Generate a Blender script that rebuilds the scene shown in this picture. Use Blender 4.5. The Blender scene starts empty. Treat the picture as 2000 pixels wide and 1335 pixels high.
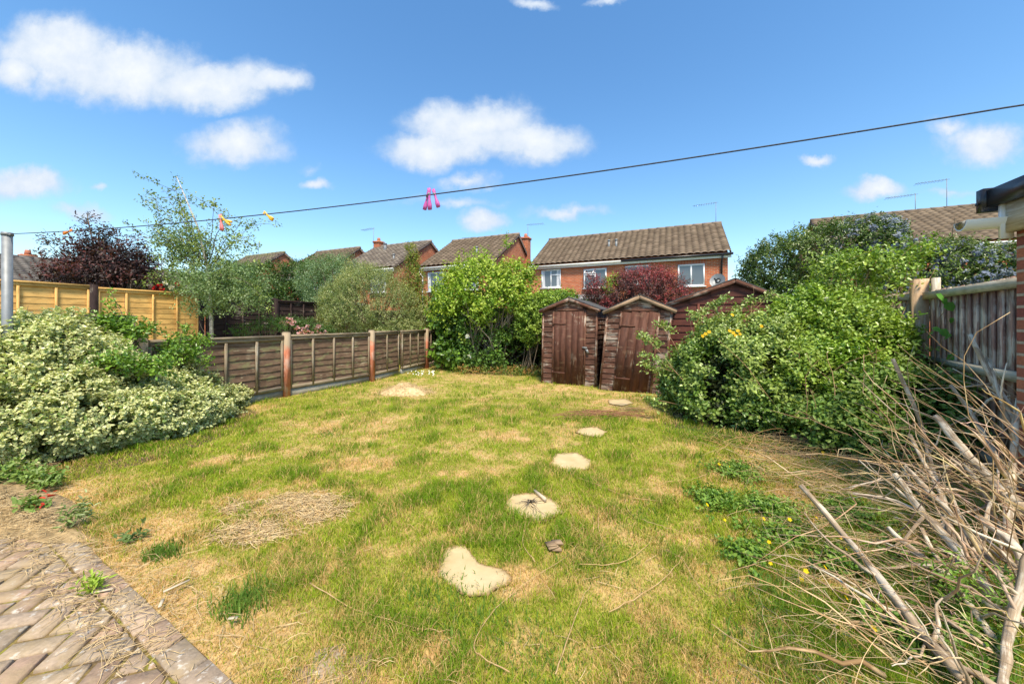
import bpy, math
import numpy as np
from mathutils import Vector
S = bpy.context.scene
COL = S.collection
R = math.radians

# ------------------------------------------------------------------ camera, sky, sun, exposure
F, HZ, H = 700.0, 630.0, 1.4          # focal length in photo px, horizon row, eye height
cd = bpy.data.cameras.new('camera'); cam = bpy.data.objects.new('camera', cd); COL.objects.link(cam)
cam.location = (0, 0, H); cam.rotation_euler = (R(90), 0, 0)
cd.sensor_width = 36; cd.lens = 36*F/2000; cd.shift_y = -(667.5-HZ)/2000
cd.clip_start = .05; cd.clip_end = 3000
S.camera = cam
S.render.resolution_x = 1024; S.render.resolution_y = 683
S.view_settings.view_transform = 'Standard'; S.view_settings.look = 'None'
S.view_settings.exposure = 1.10; S.view_settings.gamma = 1
SUN_EL, SUN_ROT = R(58), R(170)

W = bpy.data.worlds.new('World'); S.world = W; W.use_nodes = True
nt = W.node_tree; nt.nodes.clear()
def N(t, **k):
    n = nt.nodes.new(t)
    for a, b in k.items():
        if a == 'i':
            for q, v in b.items(): n.inputs[q].default_value = v
        else: setattr(n, a, b)
    return n
L = lambda a, b: nt.links.new(a, b)
def MATH(op, a, b=None, c=None, clamp=False):
    n = N('ShaderNodeMath', operation=op, use_clamp=clamp)
    for k, v in enumerate((a, b, c)):
        if v is None: continue
        if isinstance(v, (int, float)): n.inputs[k].default_value = v
        else: L(v, n.inputs[k])
    return n.outputs[0]
sky = N('ShaderNodeTexSky', sky_type='NISHITA', sun_disc=False, sun_elevation=SUN_EL, sun_rotation=SUN_ROT,
        air_density=1.25, dust_density=.35, ozone_density=3.2, altitude=100)
hs = N('ShaderNodeHueSaturation', i={'Saturation': 1.2, 'Hue': .498, 'Value': 1.0}); L(sky.outputs[0], hs.inputs['Color'])
bgs = N('ShaderNodeBackground', i={'Strength': .11}); L(hs.outputs[0], bgs.inputs[0])
tc = N('ShaderNodeTexCoord'); sx = N('ShaderNodeSeparateXYZ'); L(tc.outputs['Generated'], sx.inputs[0])
yy = MATH('MAXIMUM', sx.outputs[1], .02)
cu = MATH('DIVIDE', sx.outputs[0], yy); cv = MATH('DIVIDE', sx.outputs[2], yy)
cmb = N('ShaderNodeCombineXYZ'); L(cu, cmb.inputs[0]); L(cv, cmb.inputs[1])
wn = N('ShaderNodeTexNoise', i={'Scale': 5.0, 'Detail': 8.0, 'Roughness': .62}); L(cmb.outputs[0], wn.inputs[0])
wsub = N('ShaderNodeVectorMath', operation='SUBTRACT'); L(wn.outputs['Color'], wsub.inputs[0]); wsub.inputs[1].default_value = (.5, .5, .5)
wsc = N('ShaderNodeVectorMath', operation='SCALE'); wsc.inputs['Scale'].default_value = .14; L(wsub.outputs[0], wsc.inputs[0])
wad = N('ShaderNodeVectorMath', operation='ADD'); L(cmb.outputs[0], wad.inputs[0]); L(wsc.outputs[0], wad.inputs[1])
CL = [(110, 95, 130, 62, 1), (230, 135, 190, 62, 1), (400, 160, 170, 48, 1), (520, 160, 80, 28, .9), (30, 140, 60, 40, .9),
      (460, 280, 105, 42, .8), (930, 240, 135, 50, 1), (860, 290, 120, 38, .95), (1010, 275, 140, 42, .95),
      (50, 366, 95, 34, .85), (160, 416, 60, 16, .5), (945, 430, 52, 24, .85), (1110, 412, 85, 15, .55), (1712, 362, 66, 22, .85),
      (1930, 275, 95, 42, .75), (1850, 240, 50, 22, .55), (1585, 303, 34, 10, .6), (1040, 8, 50, 14, .6), (1190, 0, 45, 10, .6),
      (625, 358, 36, 14, .6), (910, 355, 70, 16, .55), (1850, 372, 60, 9, .4), (880, 395, 120, 12, .35), (190, 372, 20, 8, .4), (610, 322, 22, 12, .3)]
acc = None
for (x, y, rx, ry, k) in CL:
    s_ = N('ShaderNodeVectorMath', operation='SUBTRACT'); L(wad.outputs[0], s_.inputs[0])
    s_.inputs[1].default_value = ((x-1000)/F, (HZ-y)/F, 0)
    m_ = N('ShaderNodeVectorMath', operation='MULTIPLY'); L(s_.outputs[0], m_.inputs[0]); m_.inputs[1].default_value = (F/rx/1.3, F/ry/1.38, 0)
    l_ = N('ShaderNodeVectorMath', operation='LENGTH'); L(m_.outputs[0], l_.inputs[0])
    v = MATH('MULTIPLY', MATH('SUBTRACT', 1.0, l_.outputs['Value'], clamp=True), k)
    acc = v if acc is None else MATH('MAXIMUM', acc, v)
n2 = N('ShaderNodeTexNoise', i={'Scale': 11.0, 'Detail': 7.0, 'Roughness': .6}); L(cmb.outputs[0], n2.inputs[0])
dens = MATH('ADD', acc, MATH('MULTIPLY', MATH('SUBTRACT', n2.outputs[0], .5), .62))
mr = N('ShaderNodeMapRange', interpolation_type='SMOOTHSTEP', i={'From Min': 0.0, 'From Max': .58, 'To Min': 0.0, 'To Max': 1.0}); L(dens, mr.inputs[0])
msk = MATH('MULTIPLY', mr.outputs[0], MATH('GREATER_THAN', acc, .0001))
msk = MATH('MULTIPLY', msk, MATH('MULTIPLY', acc, 9, clamp=True), clamp=True)
msk = MATH('MULTIPLY', msk, MATH('GREATER_THAN', sx.outputs[1], .05), clamp=True)
ccol = N('ShaderNodeValToRGB'); L(MATH('ADD', MATH('MULTIPLY', n2.outputs[0], .9), MATH('MULTIPLY', acc, .5)), ccol.inputs[0])
ccol.color_ramp.elements[0].position = .35; ccol.color_ramp.elements[0].color = (.46, .60, .80, 1)
ccol.color_ramp.elements[1].position = .98; ccol.color_ramp.elements[1].color = (.83, .87, .92, 1)
bgc = N('ShaderNodeBackground', i={'Strength': .53}); L(ccol.outputs[0], bgc.inputs[0])
mx = N('ShaderNodeMixShader'); L(msk, mx.inputs[0]); L(bgs.outputs[0], mx.inputs[1]); L(bgc.outputs[0], mx.inputs[2])
wo = N('ShaderNodeOutputWorld'); L(mx.outputs[0], wo.inputs[0])

sl = bpy.data.lights.new('sun', 'SUN'); sl.energy = 3.2; sl.angle = R(14); sl.color = (1, .89, .72)
so = bpy.data.objects.new('sun', sl); COL.objects.link(so)
sd = Vector((math.sin(SUN_ROT)*math.cos(SUN_EL), math.cos(SUN_ROT)*math.cos(SUN_EL), math.sin(SUN_EL)))
so.rotation_euler = (-sd).to_track_quat('-Z', 'Y').to_euler(); so.location = (0, -5, 20)

# ------------------------------------------------------------------ helpers
rng = np.random.default_rng(7)
ORG = {}
def U(a, b): return float(rng.uniform(a, b))
def at(px, py, Y): return np.array([(px-1000)/F*Y, Y, H+(HZ-py)/F*Y])
def gd(px, py): Y = H*F/(py-HZ); return np.array([(px-1000)/F*Y, Y, 0.0])
def nrm(v): v = np.asarray(v, float); return v/np.maximum(np.linalg.norm(v, axis=-1, keepdims=True), 1e-9)
TBL = np.random.default_rng(3).random((32, 32, 32))
def vnoise(P):
    P = np.asarray(P, float); i = np.floor(P).astype(int); f = P-i; f = f*f*(3-2*f); r = 0
    for a in (0, 1):
        for b in (0, 1):
            for c in (0, 1):
                w = (f[..., 0] if a else 1-f[..., 0])*(f[..., 1] if b else 1-f[..., 1])*(f[..., 2] if c else 1-f[..., 2])
                r = r+w*TBL[(i[..., 0]+a) % 32, (i[..., 1]+b) % 32, (i[..., 2]+c) % 32]
    return r
def fbm(P, o=4):
    r = 0; a = .5; P = np.asarray(P, float)
    for k in range(o): r = r+a*vnoise(P*2**k+k*7.3); a *= .5
    return r/(1-.5**o)
def tag(o, label=None, cat=None, group=None, kind=None):
    if label: o['label'] = label
    if cat: o['category'] = cat
    if group: o['group'] = group
    if kind: o['kind'] = kind
    return o
def thing(name, loc, label, cat, group=None):
    o = bpy.data.objects.new(name, None); COL.objects.link(o); o.location = tuple(loc); ORG[o.name] = np.array(loc, float)
    o.empty_display_size = .2
    return tag(o, label, cat, group)
def mk(name, V, Fc, mat, parent=None, origin=None, col=None, uv=None, smooth=False):
    """V (n,3) world verts, Fc (m,k) array or ragged list, col per vertex (n,3)"""
    V = np.asarray(V, float)
    org = ORG[parent.name] if parent is not None else (np.array(origin, float) if origin is not None else np.zeros(3))
    me = bpy.data.meshes.new(name); W_ = (V-org).astype(np.float32)
    if isinstance(Fc, np.ndarray):
        m, k = Fc.shape; li = Fc.astype(np.int32).ravel(); ls = (np.arange(m)*k).astype(np.int32)
    else:
        li = np.array([i for f in Fc for i in f], np.int32); ln = np.array([len(f) for f in Fc]); m = len(Fc)
        ls = np.concatenate([[0], np.cumsum(ln)[:-1]]).astype(np.int32)
    me.vertices.add(len(V)); me.vertices.foreach_set('co', W_.ravel())
    me.loops.add(len(li)); me.loops.foreach_set('vertex_index', li)
    me.polygons.add(m); me.polygons.foreach_set('loop_start', ls)
    if smooth: me.polygons.foreach_set('use_smooth', np.ones(m, bool))
    me.update(calc_edges=True)
    ca = me.color_attributes.new('Col', 'FLOAT_COLOR', 'POINT')
    c4 = np.ones((len(V), 4), np.float32)
    if col is not None: c4[:, :3] = col
    ca.data.foreach_set('color', c4.ravel())
    if uv is not None:
        ul = me.uv_layers.new(name='UVMap'); ul.data.foreach_set('uv', np.asarray(uv, np.float32).ravel())
    me.materials.append(mat)
    o = bpy.data.objects.new(name, me); COL.objects.link(o)
    if parent is not None:
        o.parent = parent; ORG[o.name] = org
    else:
        o.location = tuple(org); ORG[o.name] = org
    return o
class MB:
    def __init__(s): s.v = []; s.f = []; s.uv = []; s.c = []
    def add(s, pts, faces, uvs, col=(1, 1, 1)):
        b = len(s.v); s.v += [tuple(p) for p in pts]
        s.c += [col]*len(pts) if len(np.shape(col)) == 1 else [tuple(q) for q in col]
        for f, u in zip(faces, uvs):
            s.f.append([b+i for i in f]); s.uv += u
    def quad(s, a, b, c, d, col=(1, 1, 1), off=None, flip=False):
        a, b, c, d = map(np.asarray, (a, b, c, d)); o = off if off is not None else (U(0, 50), U(0, 50))
        l = np.linalg.norm(b-a); h = np.linalg.norm(d-a); u = [(0, 0), (l, 0), (l, h), (0, h)]
        if flip: u = [(y, x) for x, y in u]
        s.add([a, b, c, d], [[0, 1, 2, 3]], [[(x+o[0], y+o[1]) for x, y in u]], col)
    def poly(s, pts, uvs, col=(1, 1, 1)): s.add(pts, [list(range(len(pts)))], [uvs], col)
    def ob(s, c, ax, hs, col=(1, 1, 1), bev=0):
        """oriented box: centre, 3 unit axes, half sizes; u runs along the longest axis"""
        c = np.asarray(c, float); ax = [np.asarray(a, float) for a in ax]; k = int(np.argmax(hs))
        sg = [(-1, -1, -1), (1, -1, -1), (1, 1, -1), (-1, 1, -1), (-1, -1, 1), (1, -1, 1), (1, 1, 1), (-1, 1, 1)]
        P = [c+sum(g[i]*hs[i]*ax[i] for i in range(3)) for g in sg]
        Fs = [(0, 3, 2, 1), (4, 5, 6, 7), (0, 1, 5, 4), (2, 3, 7, 6), (1, 2, 6, 5), (3, 0, 4, 7)]
        o = (U(0, 60), U(0, 60)); us = []
        for f, nax in zip(Fs, (2, 2, 1, 1, 0, 0)):
            r = [i for i in range(3) if i != nax]
            if k in r: ua = k; va = [i for i in r if i != k][0]
            else: ua, va = r
            us.append([(sg[i][ua]*hs[ua]+o[0]+nax*.7, sg[i][va]*hs[va]+o[1]+nax*.37) for i in f])
        s.add(P, Fs, us, col)
    def box(s, x0, x1, y0, y1, z0, z1, col=(1, 1, 1)):
        s.ob(((x0+x1)/2, (y0+y1)/2, (z0+z1)/2), np.eye(3), (abs(x1-x0)/2, abs(y1-y0)/2, abs(z1-z0)/2), col)
    def beam(s, a, b, w, t, side=None, col=(1, 1, 1)):
        """bar from a to b, w wide along 'side', t thick along the third axis"""
        a = np.asarray(a, float); b = np.asarray(b, float); d = b-a; l = np.linalg.norm(d); d = d/l
        sd_ = np.asarray(side if side is not None else ((0, 0, 1) if abs(d[2]) < .9 else (1, 0, 0)), float)
        sd_ = nrm(sd_-d*np.dot(sd_, d)); t_ = np.cross(d, sd_)
        s.ob((a+b)/2, (d, sd_, t_), (l/2, w/2, t/2), col)
    def tube(s, pts, rad, sides=6, col=(1, 1, 1), cap=True):
        pts = np.asarray(pts, float); n = len(pts); rad = np.broadcast_to(rad, (n,)) if np.ndim(rad) < 1 or len(np.atleast_1d(rad)) == n else np.interp(np.linspace(0, 1, n), np.linspace(0, 1, len(rad)), rad)
        T = nrm(np.gradient(pts, axis=0)); up = np.array([0, 0, 1.]) if abs(T[0][2]) < .8 else np.array([1., 0, 0])
        V = []; o = (U(0, 50), U(0, 50)); a = nrm(np.cross(T[0], up))
        ln = np.concatenate([[0], np.cumsum(np.linalg.norm(np.diff(pts, axis=0), axis=1))])
        for i in range(n):
            a = nrm(a-T[i]*np.dot(a, T[i])); b = np.cross(T[i], a)
            for k in range(sides):
                th = 2*math.pi*k/sides; V.append(pts[i]+(a*math.cos(th)+b*math.sin(th))*rad[i])
        Fs = []; us = []; cw = 2*math.pi*float(np.mean(rad))/sides
        for i in range(n-1):
            for k in range(sides):
                k2 = (k+1) % sides
                Fs.append((i*sides+k, i*sides+k2, (i+1)*sides+k2, (i+1)*sides+k))
                us.append([(ln[i]+o[0], k*cw+o[1]), (ln[i]+o[0], (k+1)*cw+o[1]), (ln[i+1]+o[0], (k+1)*cw+o[1]), (ln[i+1]+o[0], k*cw+o[1])])
        if cap:
            Fs.append(tuple(range(sides))[::-1]); us.append([o]*sides)
            Fs.append(tuple((n-1)*sides+k for k in range(sides))); us.append([o]*sides)
        s.add(V, Fs, us, col)
    def build(s, name, mat, parent=None, origin=None, smooth=False):
        return mk(name, s.v, s.f, mat, parent, origin, np.array(s.c), s.uv, smooth)

# ------------------------------------------------------------------ materials
MATS = {}
def newmat(name):
    m = bpy.data.materials.new(name); m.use_nodes = True; t = m.node_tree; t.nodes.clear()
    o = t.nodes.new('ShaderNodeOutputMaterial'); p = t.nodes.new('ShaderNodeBsdfPrincipled'); t.links.new(p.outputs[0], o.inputs[0])
    MATS[name] = m
    return m, t, p, o
def nd(t, ty, i=None, **k):
    n = t.nodes.new(ty)
    for a, b in k.items(): setattr(n, a, b)
    for q, v in (i or {}).items(): n.inputs[q].default_value = v
    return n
def ramp(t, fac, stops):
    r = nd(t, 'ShaderNodeValToRGB'); t.links.new(fac, r.inputs[0]); e = r.color_ramp.elements
    while len(e) < len(stops): e.new(.5)
    for k, (p, c) in enumerate(stops): e[k].position = p; e[k].color = (*c, 1)
    return r.outputs[0]
def mixc(t, fac, a, b, bt='MIX'):
    m = nd(t, 'ShaderNodeMix', data_type='RGBA', blend_type=bt)
    for sock, v in ((m.inputs[0], fac), (m.inputs[6], a), (m.inputs[7], b)):
        if isinstance(v, (int, float)): sock.default_value = v
        elif isinstance(v, tuple): sock.default_value = (*v, 1)
        else: t.links.new(v, sock)
    return m.outputs[2]
def noise(t, vec, scale, stretch=(1, 1, 1), detail=5, rough=.55):
    mp = nd(t, 'ShaderNodeMapping'); mp.inputs['Scale'].default_value = stretch; t.links.new(vec, mp.inputs[0])
    n = nd(t, 'ShaderNodeTexNoise', {'Scale': scale, 'Detail': detail, 'Roughness': rough}); t.links.new(mp.outputs[0], n.inputs[0])
    return n.outputs[0]
def bump(t, p, h, strength, dist=.01):
    b = nd(t, 'ShaderNodeBump', {'Strength': strength, 'Distance': dist}); t.links.new(h, b.inputs['Height']); t.links.new(b.outputs[0], p.inputs['Normal'])
def vcol(t): return nd(t, 'ShaderNodeAttribute', attribute_name='Col').outputs['Color']
def plain(name, c1, c2=None, scale=8, rough=.7, bstr=.3, bdist=.005, spec=.3, metal=0, detail=5):
    m, t, p, o = newmat(name); c2 = c2 or tuple(x*.75 for x in c1)
    g = nd(t, 'ShaderNodeNewGeometry'); n = noise(t, g.outputs['Position'], scale, detail=detail)
    t.links.new(mixc(t, 1, ramp(t, n, [(.32, c2), (.68, c1)]), vcol(t), 'MULTIPLY'), p.inputs['Base Color'])
    p.inputs['Roughness'].default_value = rough; p.inputs['Specular IOR Level'].default_value = spec; p.inputs['Metallic'].default_value = metal
    if bstr: bump(t, p, n, bstr, bdist)
    return m
def wood(name, dark, light, weather=(.38, .34, .28), wamt=.25, stain=None, samt=0, rough=.85, patch=3.0, gz=None):
    """grain runs along u; weathered bare patches show through; optional stain/algae"""
    m, t, p, o = newmat(name); uv = nd(t, 'ShaderNodeUVMap').outputs[0]; g = nd(t, 'ShaderNodeNewGeometry').outputs['Position']
    gr = noise(t, uv, 1, (2.2, 60, 1), 6, .6); kn = noise(t, uv, 1, (5, 14, 1), 3)
    base = ramp(t, gr, [(.3, dark), (.7, light)])
    base = mixc(t, ramp(t, kn, [(.3, (.65,)*3), (.55, (0, 0, 0))]), base, tuple(x*.5 for x in dark))
    w1 = noise(t, uv, 1, (3.5, 42, 1), 8, .7); w2 = noise(t, g, patch, (1, 1, 1), 4)
    mm = nd(t, 'ShaderNodeMath', operation='MULTIPLY'); t.links.new(w1, mm.inputs[0]); t.links.new(w2, mm.inputs[1])
    th = .42-.30*wamt
    base = mixc(t, ramp(t, mm.outputs[0], [(th, (0, 0, 0)), (th+.05, (.85,)*3)]), base, weather)
    if stain:
        s1 = noise(t, g, 4.5, (1, 1, 2.5), 5)
        base = mixc(t, ramp(t, s1, [(.62-.25*samt, (0, 0, 0)), (.72-.2*samt, (.75,)*3)]), base, stain)
    if gz:      # paint / damp line low on the timber: (z height, colour above)
        sp = nd(t, 'ShaderNodeSeparateXYZ'); t.links.new(g, sp.inputs[0]); zn = noise(t, g, 9, (1, 1, 1), 4)
        ad = nd(t, 'ShaderNodeMath', operation='MULTIPLY_ADD', i={1: .35, 2: 0}); t.links.new(zn, ad.inputs[0]); t.links.new(sp.outputs[2], ad.inputs[2])
        mr_ = nd(t, 'ShaderNodeMapRange', i={'From Min': gz[0], 'From Max': gz[0]+.15}); t.links.new(ad.outputs[0], mr_.inputs[0])
        base = mixc(t, mr_.outputs[0], base, mixc(t, gr, gz[1], gz[2]))
    t.links.new(mixc(t, 1, base, vcol(t), 'MULTIPLY'), p.inputs['Base Color'])
    p.inputs['Roughness'].default_value = rough; p.inputs['Specular IOR Level'].default_value = .2
    bump(t, p, gr, .6, .004)
    return m
def leafm(name, trans=.3, rough=.5, spec=.4):
    m, t, p, o = newmat(name); c = vcol(t)
    t.links.new(c, p.inputs['Base Color']); p.inputs['Roughness'].default_value = rough; p.inputs['Specular IOR Level'].default_value = spec
    tr = nd(t, 'ShaderNodeBsdfTranslucent'); t.links.new(mixc(t, 1, c, (1.25, 1.3, .55), 'MULTIPLY'), tr.inputs[0])
    ms = nd(t, 'ShaderNodeMixShader', {0: trans}); t.links.new(p.outputs[0], ms.inputs[1]); t.links.new(tr.outputs[0], ms.inputs[2]); t.links.new(ms.outputs[0], o.inputs[0])
    return m
def brickm(name, ca, cb, mortar, bw=.225, rh=.075, rough=.85, ms=.012, bs=.5):
    m, t, p, o = newmat(name); uv = nd(t, 'ShaderNodeUVMap').outputs[0]
    b = nd(t, 'ShaderNodeTexBrick', {'Color1': (*ca, 1), 'Color2': (*cb, 1), 'Mortar': (*mortar, 1), 'Scale': 1.0, 'Mortar Size': ms,
           'Mortar Smooth': .15, 'Bias': .0, 'Brick Width': bw, 'Row Height': rh}); t.links.new(uv, b.inputs[0])
    n = noise(t, uv, 3, detail=5); n3 = noise(t, uv, 60, detail=3)
    c = mixc(t, 1, b.outputs[0], ramp(t, n, [(.3, (.78, .76, .74)), (.7, (1.1, 1.1, 1.1))]), 'MULTIPLY')
    c = mixc(t, 1, c, ramp(t, n3, [(.3, (.8,)*3), (.7, (1.1,)*3)]), 'MULTIPLY')
    t.links.new(c, p.inputs['Base Color']); p.inputs['Roughness'].default_value = rough; p.inputs['Specular IOR Level'].default_value = .15
    inv = nd(t, 'ShaderNodeMath', operation='SUBTRACT', i={0: 1.0}); t.links.new(b.outputs['Fac'], inv.inputs[1]); bump(t, p, inv.outputs[0], bs, .008)
    return m
M_LEAF = leafm('leaf'); M_GLOSS = leafm('glossy_leaf', .22, .33, .5); M_PETAL = leafm('petal', .35, .6, .2); M_GRASS = leafm('grass_blade', .35, .6, .15)
M_BARK = plain('bark', (.20, .16, .11), (.09, .065, .04), 25, .9, .6, .01)
M_BIRCH = plain('birch_bark', (.6, .57, .5), (.15, .12, .1), 14, .8, .4, .005)
M_DEAD = wood('dead_wood', (.26, .18, .11), (.52, .39, .25), (.70, .60, .45), .6, None, 0, .8, 6)
M_BRAM = plain('bramble_stem', (.42, .27, .14), (.26, .15, .08), 20, .8, .3, .003)
M_STRAW = plain('dry_straw', (.66, .50, .27), (.48, .33, .15), 20, .85, .3, .003)
M_SHED = wood('brown_shed_paint', (.085, .040, .026), (.150, .070, .046), (.36, .30, .24), .48, (.22, .14, .09), .12, .8, 4)
M_SHEDD = wood('brown_door_paint', (.085, .036, .023), (.14, .060, .038), (.32, .24, .18), .32, (.20, .12, .075), .08, .7, 4)
M_SHED3 = wood('red_brown_shed_paint', (.085, .026, .018), (.13, .042, .028), (.3, .22, .18), .2, None, 0, .6, 4)
M_TRIMW = wood('bare_barge_wood', (.24, .165, .105), (.40, .30, .20), (.45, .39, .31), .35)
M_PANEL = wood('brown_lap_board', (.125, .075, .048), (.24, .155, .10), (.38, .31, .20), .34, (.23, .22, .10), .35, .9, 3)
M_RAIL = wood('weathered_rail', (.20, .15, .10), (.34, .27, .18), (.40, .36, .28), .4, (.25, .23, .12), .15)
M_POST = wood('painted_post', (.46, .15, .08), (.66, .25, .14), (.60, .38, .28), .5, None, 0, .85, 5, (1.02, (.30, .22, .13), (.44, .35, .24)))
M_YEL = wood('golden_lap_board', (.74, .41, .12), (.88, .55, .19), (.76, .47, .18), .1, None, 0, .8)
M_DARKF = wood('black_brown_lap', (.022, .014, .013), (.050, .030, .026), (.30, .26, .20), .30, None, 0, .85, 2.5)
M_CLOSE = wood('peeling_closeboard', (.25, .14, .10), (.42, .27, .20), (.62, .52, .40), .6, None, 0, .85, 3.5)
M_CREAM = wood('pale_weathered_wood', (.42, .35, .24), (.60, .52, .39), (.62, .57, .47), .4, (.34, .31, .20), .1)
M_ORPOST = wood('orange_tinted_post', (.42, .26, .14), (.60, .42, .26), (.58, .48, .34), .4)
M_FELT = plain('roof_felt', (.10, .095, .09), (.05, .048, .045), 30, .95, .5, .005)
M_CONC = plain('concrete', (.36, .34, .29), (.24, .23, .18), 9, .95, .6, .01)
M_BRICK = brickm('red_brick', (.62, .165, .06), (.48, .105, .042), (.46, .31, .20))
M_SOLD = brickm('soldier_brick', (.50, .11, .050), (.36, .070, .032), (.42, .29, .20), .065, .24)
M_NEARB = brickm('mottled_brick', (.46, .17, .09), (.26, .085, .065), (.46, .36, .27), .225, .075, .9, .010, 1)
M_TILE = plain('roof_tile', (1, 1, 1), (.72, .70, .68), 3, .9, .2, .01)
M_WHITE = plain('white_upvc', (.80, .80, .78), (.74, .74, .72), 3, .35, 0, 0, .5)
M_GLASS, t_, p_, o_ = newmat('window_glass'); p_.inputs['Base Color'].default_value = (.10, .115, .13, 1); p_.inputs['Roughness'].default_value = .06; p_.inputs['Specular IOR Level'].default_value = .8
M_CURT = plain('net_curtain', (.62, .62, .62), (.5, .5, .5), 15, .9, .1)
M_GREY = plain('grey_plastic', (.22, .23, .24), (.18, .19, .2), 5, .5, 0)
M_BLACK = plain('black_plastic', (.02, .02, .022), (.012, .012, .014), 5, .35, 0, 0, .5)
M_METAL = plain('galvanised_metal', (.27, .28, .28), (.20, .21, .21), 14, .55, .1, .002, .4, .3)
M_POLY = plain('polycarbonate', (.38, .46, .40), (.32, .4, .34), 4, .3, 0)
M_LEAD = plain('lead_flashing', (.25, .25, .24), (.2, .2, .19), 4, .6, .1)
M_ROPE = plain('rope', (.06, .065, .08), (.03, .03, .04), 90, .8, .5, .003)
M_PINK = plain('pink_plastic', (.55, .10, .34), (.50, .09, .32), 5, .35, 0, 0, .5)
M_CORAL = plain('coral_plastic', (.80, .22, .20), (.72, .18, .17), 5, .35, 0, 0, .5)
M_ORANGE = plain('orange_plastic', (.85, .27, .03), (.78, .24, .03), 5, .35, 0, 0, .5)
M_YPEG = plain('yellow_plastic', (.85, .48, .04), (.78, .42, .03), 5, .35, 0, 0, .5)
M_SAND = plain('pale_sand', (.58, .45, .25), (.48, .36, .18), 7, .95, .7, .006, .1)
M_SOIL = plain('dark_soil', (.12, .085, .055), (.05, .035, .022), 18, 1, .9, .02, .05)

# ------------------------------------------------------------------ ground
def in_poly(x, y, P):
    P = np.asarray(P); r = np.zeros(np.shape(x), bool); j = len(P)-1
    for i in range(len(P)):
        c = ((P[i, 1] > y) != (P[j, 1] > y)) & (x < (P[j, 0]-P[i, 0])*(y-P[i, 1])/(P[j, 1]-P[i, 1]+1e-12)+P[i, 0]); r ^= c; j = i
    return r
E0 = np.array([-2.83, 2.33]); EU = nrm(np.array([.880, -.475])); EN = np.array([EU[1], -EU[0]])    # paving edge, EN towards the paving
def edge_d(x, y): return (x-E0[0])*EN[0]+(y-E0[1])*EN[1]           # >0 on the paving
SANDS = [[(870, 1075), (905, 1068), (935, 1105), (985, 1118), (1000, 1140), (950, 1165), (915, 1170), (870, 1140), (855, 1122)],
         [(1000, 968), (1050, 965), (1090, 985), (1098, 1005), (1060, 1022), (1030, 1018), (995, 1005), (985, 985)],
         [(1085, 888), (1125, 886), (1155, 902), (1150, 918), (1110, 924), (1075, 912)],
         [(1135, 838), (1165, 836), (1185, 845), (1172, 856), (1140, 852), (1125, 846)],
         [(1188, 782), (1222, 780), (1238, 788), (1215, 794), (1190, 790)]]
SANDW = [[gd(*p)[:2] for p in s] for s in SANDS]
DRY = [(560, 1000, 130, 45), (490, 1040, 90, 30), (790, 765, 60, 14), (700, 905, 60, 16), (740, 830, 70, 16), (430, 905, 50, 14), (180, 975, 110, 35), (60, 1000, 120, 60),
       (560, 1120, 130, 40), (330, 1120, 90, 30), (500, 1230, 160, 50), (700, 1300, 170, 40), (1240, 1150, 130, 40), (1130, 1280, 150, 40), (1350, 1290, 120, 50),
       (1300, 1060, 110, 25), (1500, 950, 110, 40), (1560, 1010, 90, 40), (1420, 1140, 90, 30), (1090, 765, 80, 12), (930, 735, 60, 8), (1210, 790, 60, 14), (1270, 800, 40, 14),
       (640, 850, 50, 14), (600, 830, 60, 10), (980, 855, 60, 10), (1040, 1130, 60, 30), (760, 1010, 40, 20), (1250, 760, 60, 14), (820, 1080, 40, 20), (900, 930, 40, 10), (1640, 1130, 80, 40), (1480, 1240, 90, 30)]
def dryness(x, y):
    P = np.stack([x, y, np.zeros_like(x)], -1)
    a = fbm(P*1.7+11, 4)*.5+fbm(P*6.5+3, 3)*.5
    a2 = fbm(P*11+9, 3); v = np.clip((a+(a2-.5)*.3-.470)*4.5, 0, 1)*.75
    v = np.maximum(v, np.clip(1.1+edge_d(x, y)*2.2+(a-.5)*3, 0, 1)*.9*(edge_d(x, y) < .2))
    for (px, py, rx, ry) in DRY:
        c = gd(px, py); w = rx/F*c[1]; h = abs(gd(px, py+ry)[1]-gd(px, py-ry)[1])/2
        d = np.sqrt(((x-c[0])/w)**2+((y-c[1])/h)**2)+(a-.5)*5+(a2-.5)*2.5
        v = np.maximum(v, np.clip((1.05-d)*.9, 0, 1)*.9)
    return np.clip(v, 0, 1)
def sandmask(x, y, grow=0):
    r = np.zeros(np.shape(x), bool)
    for P in SANDW:
        P = np.array(P); c = P.mean(0); r |= in_poly(x, y, c+(P-c)*(1+grow))
    return r
def lawn_h(x, y):
    P = np.stack([x, y, np.zeros_like(x)], -1)
    h = .006+.03*(fbm(P*1.1+5, 3)-.3)+.012*(fbm(P*9, 2)-.5)
    h = np.maximum(h, .005)
    return np.where(edge_d(x, y) > -.02, .005, h)
# base sheet to the horizon
m, t, p, o = newmat('far_ground'); g = nd(t, 'ShaderNodeNewGeometry').outputs['Position']
t.links.new(ramp(t, noise(t, g, .35, detail=6), [(.35, (.06, .09, .025)), (.65, (.14, .15, .06))]), p.inputs['Base Color']); p.inputs['Roughness'].default_value = 1
b = MB(); b.quad((-1500, -300, 0), (1500, -300, 0), (1500, 2500, 0), (-1500, 2500, 0)); tag(b.build('ground', m), kind='structure')
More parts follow.
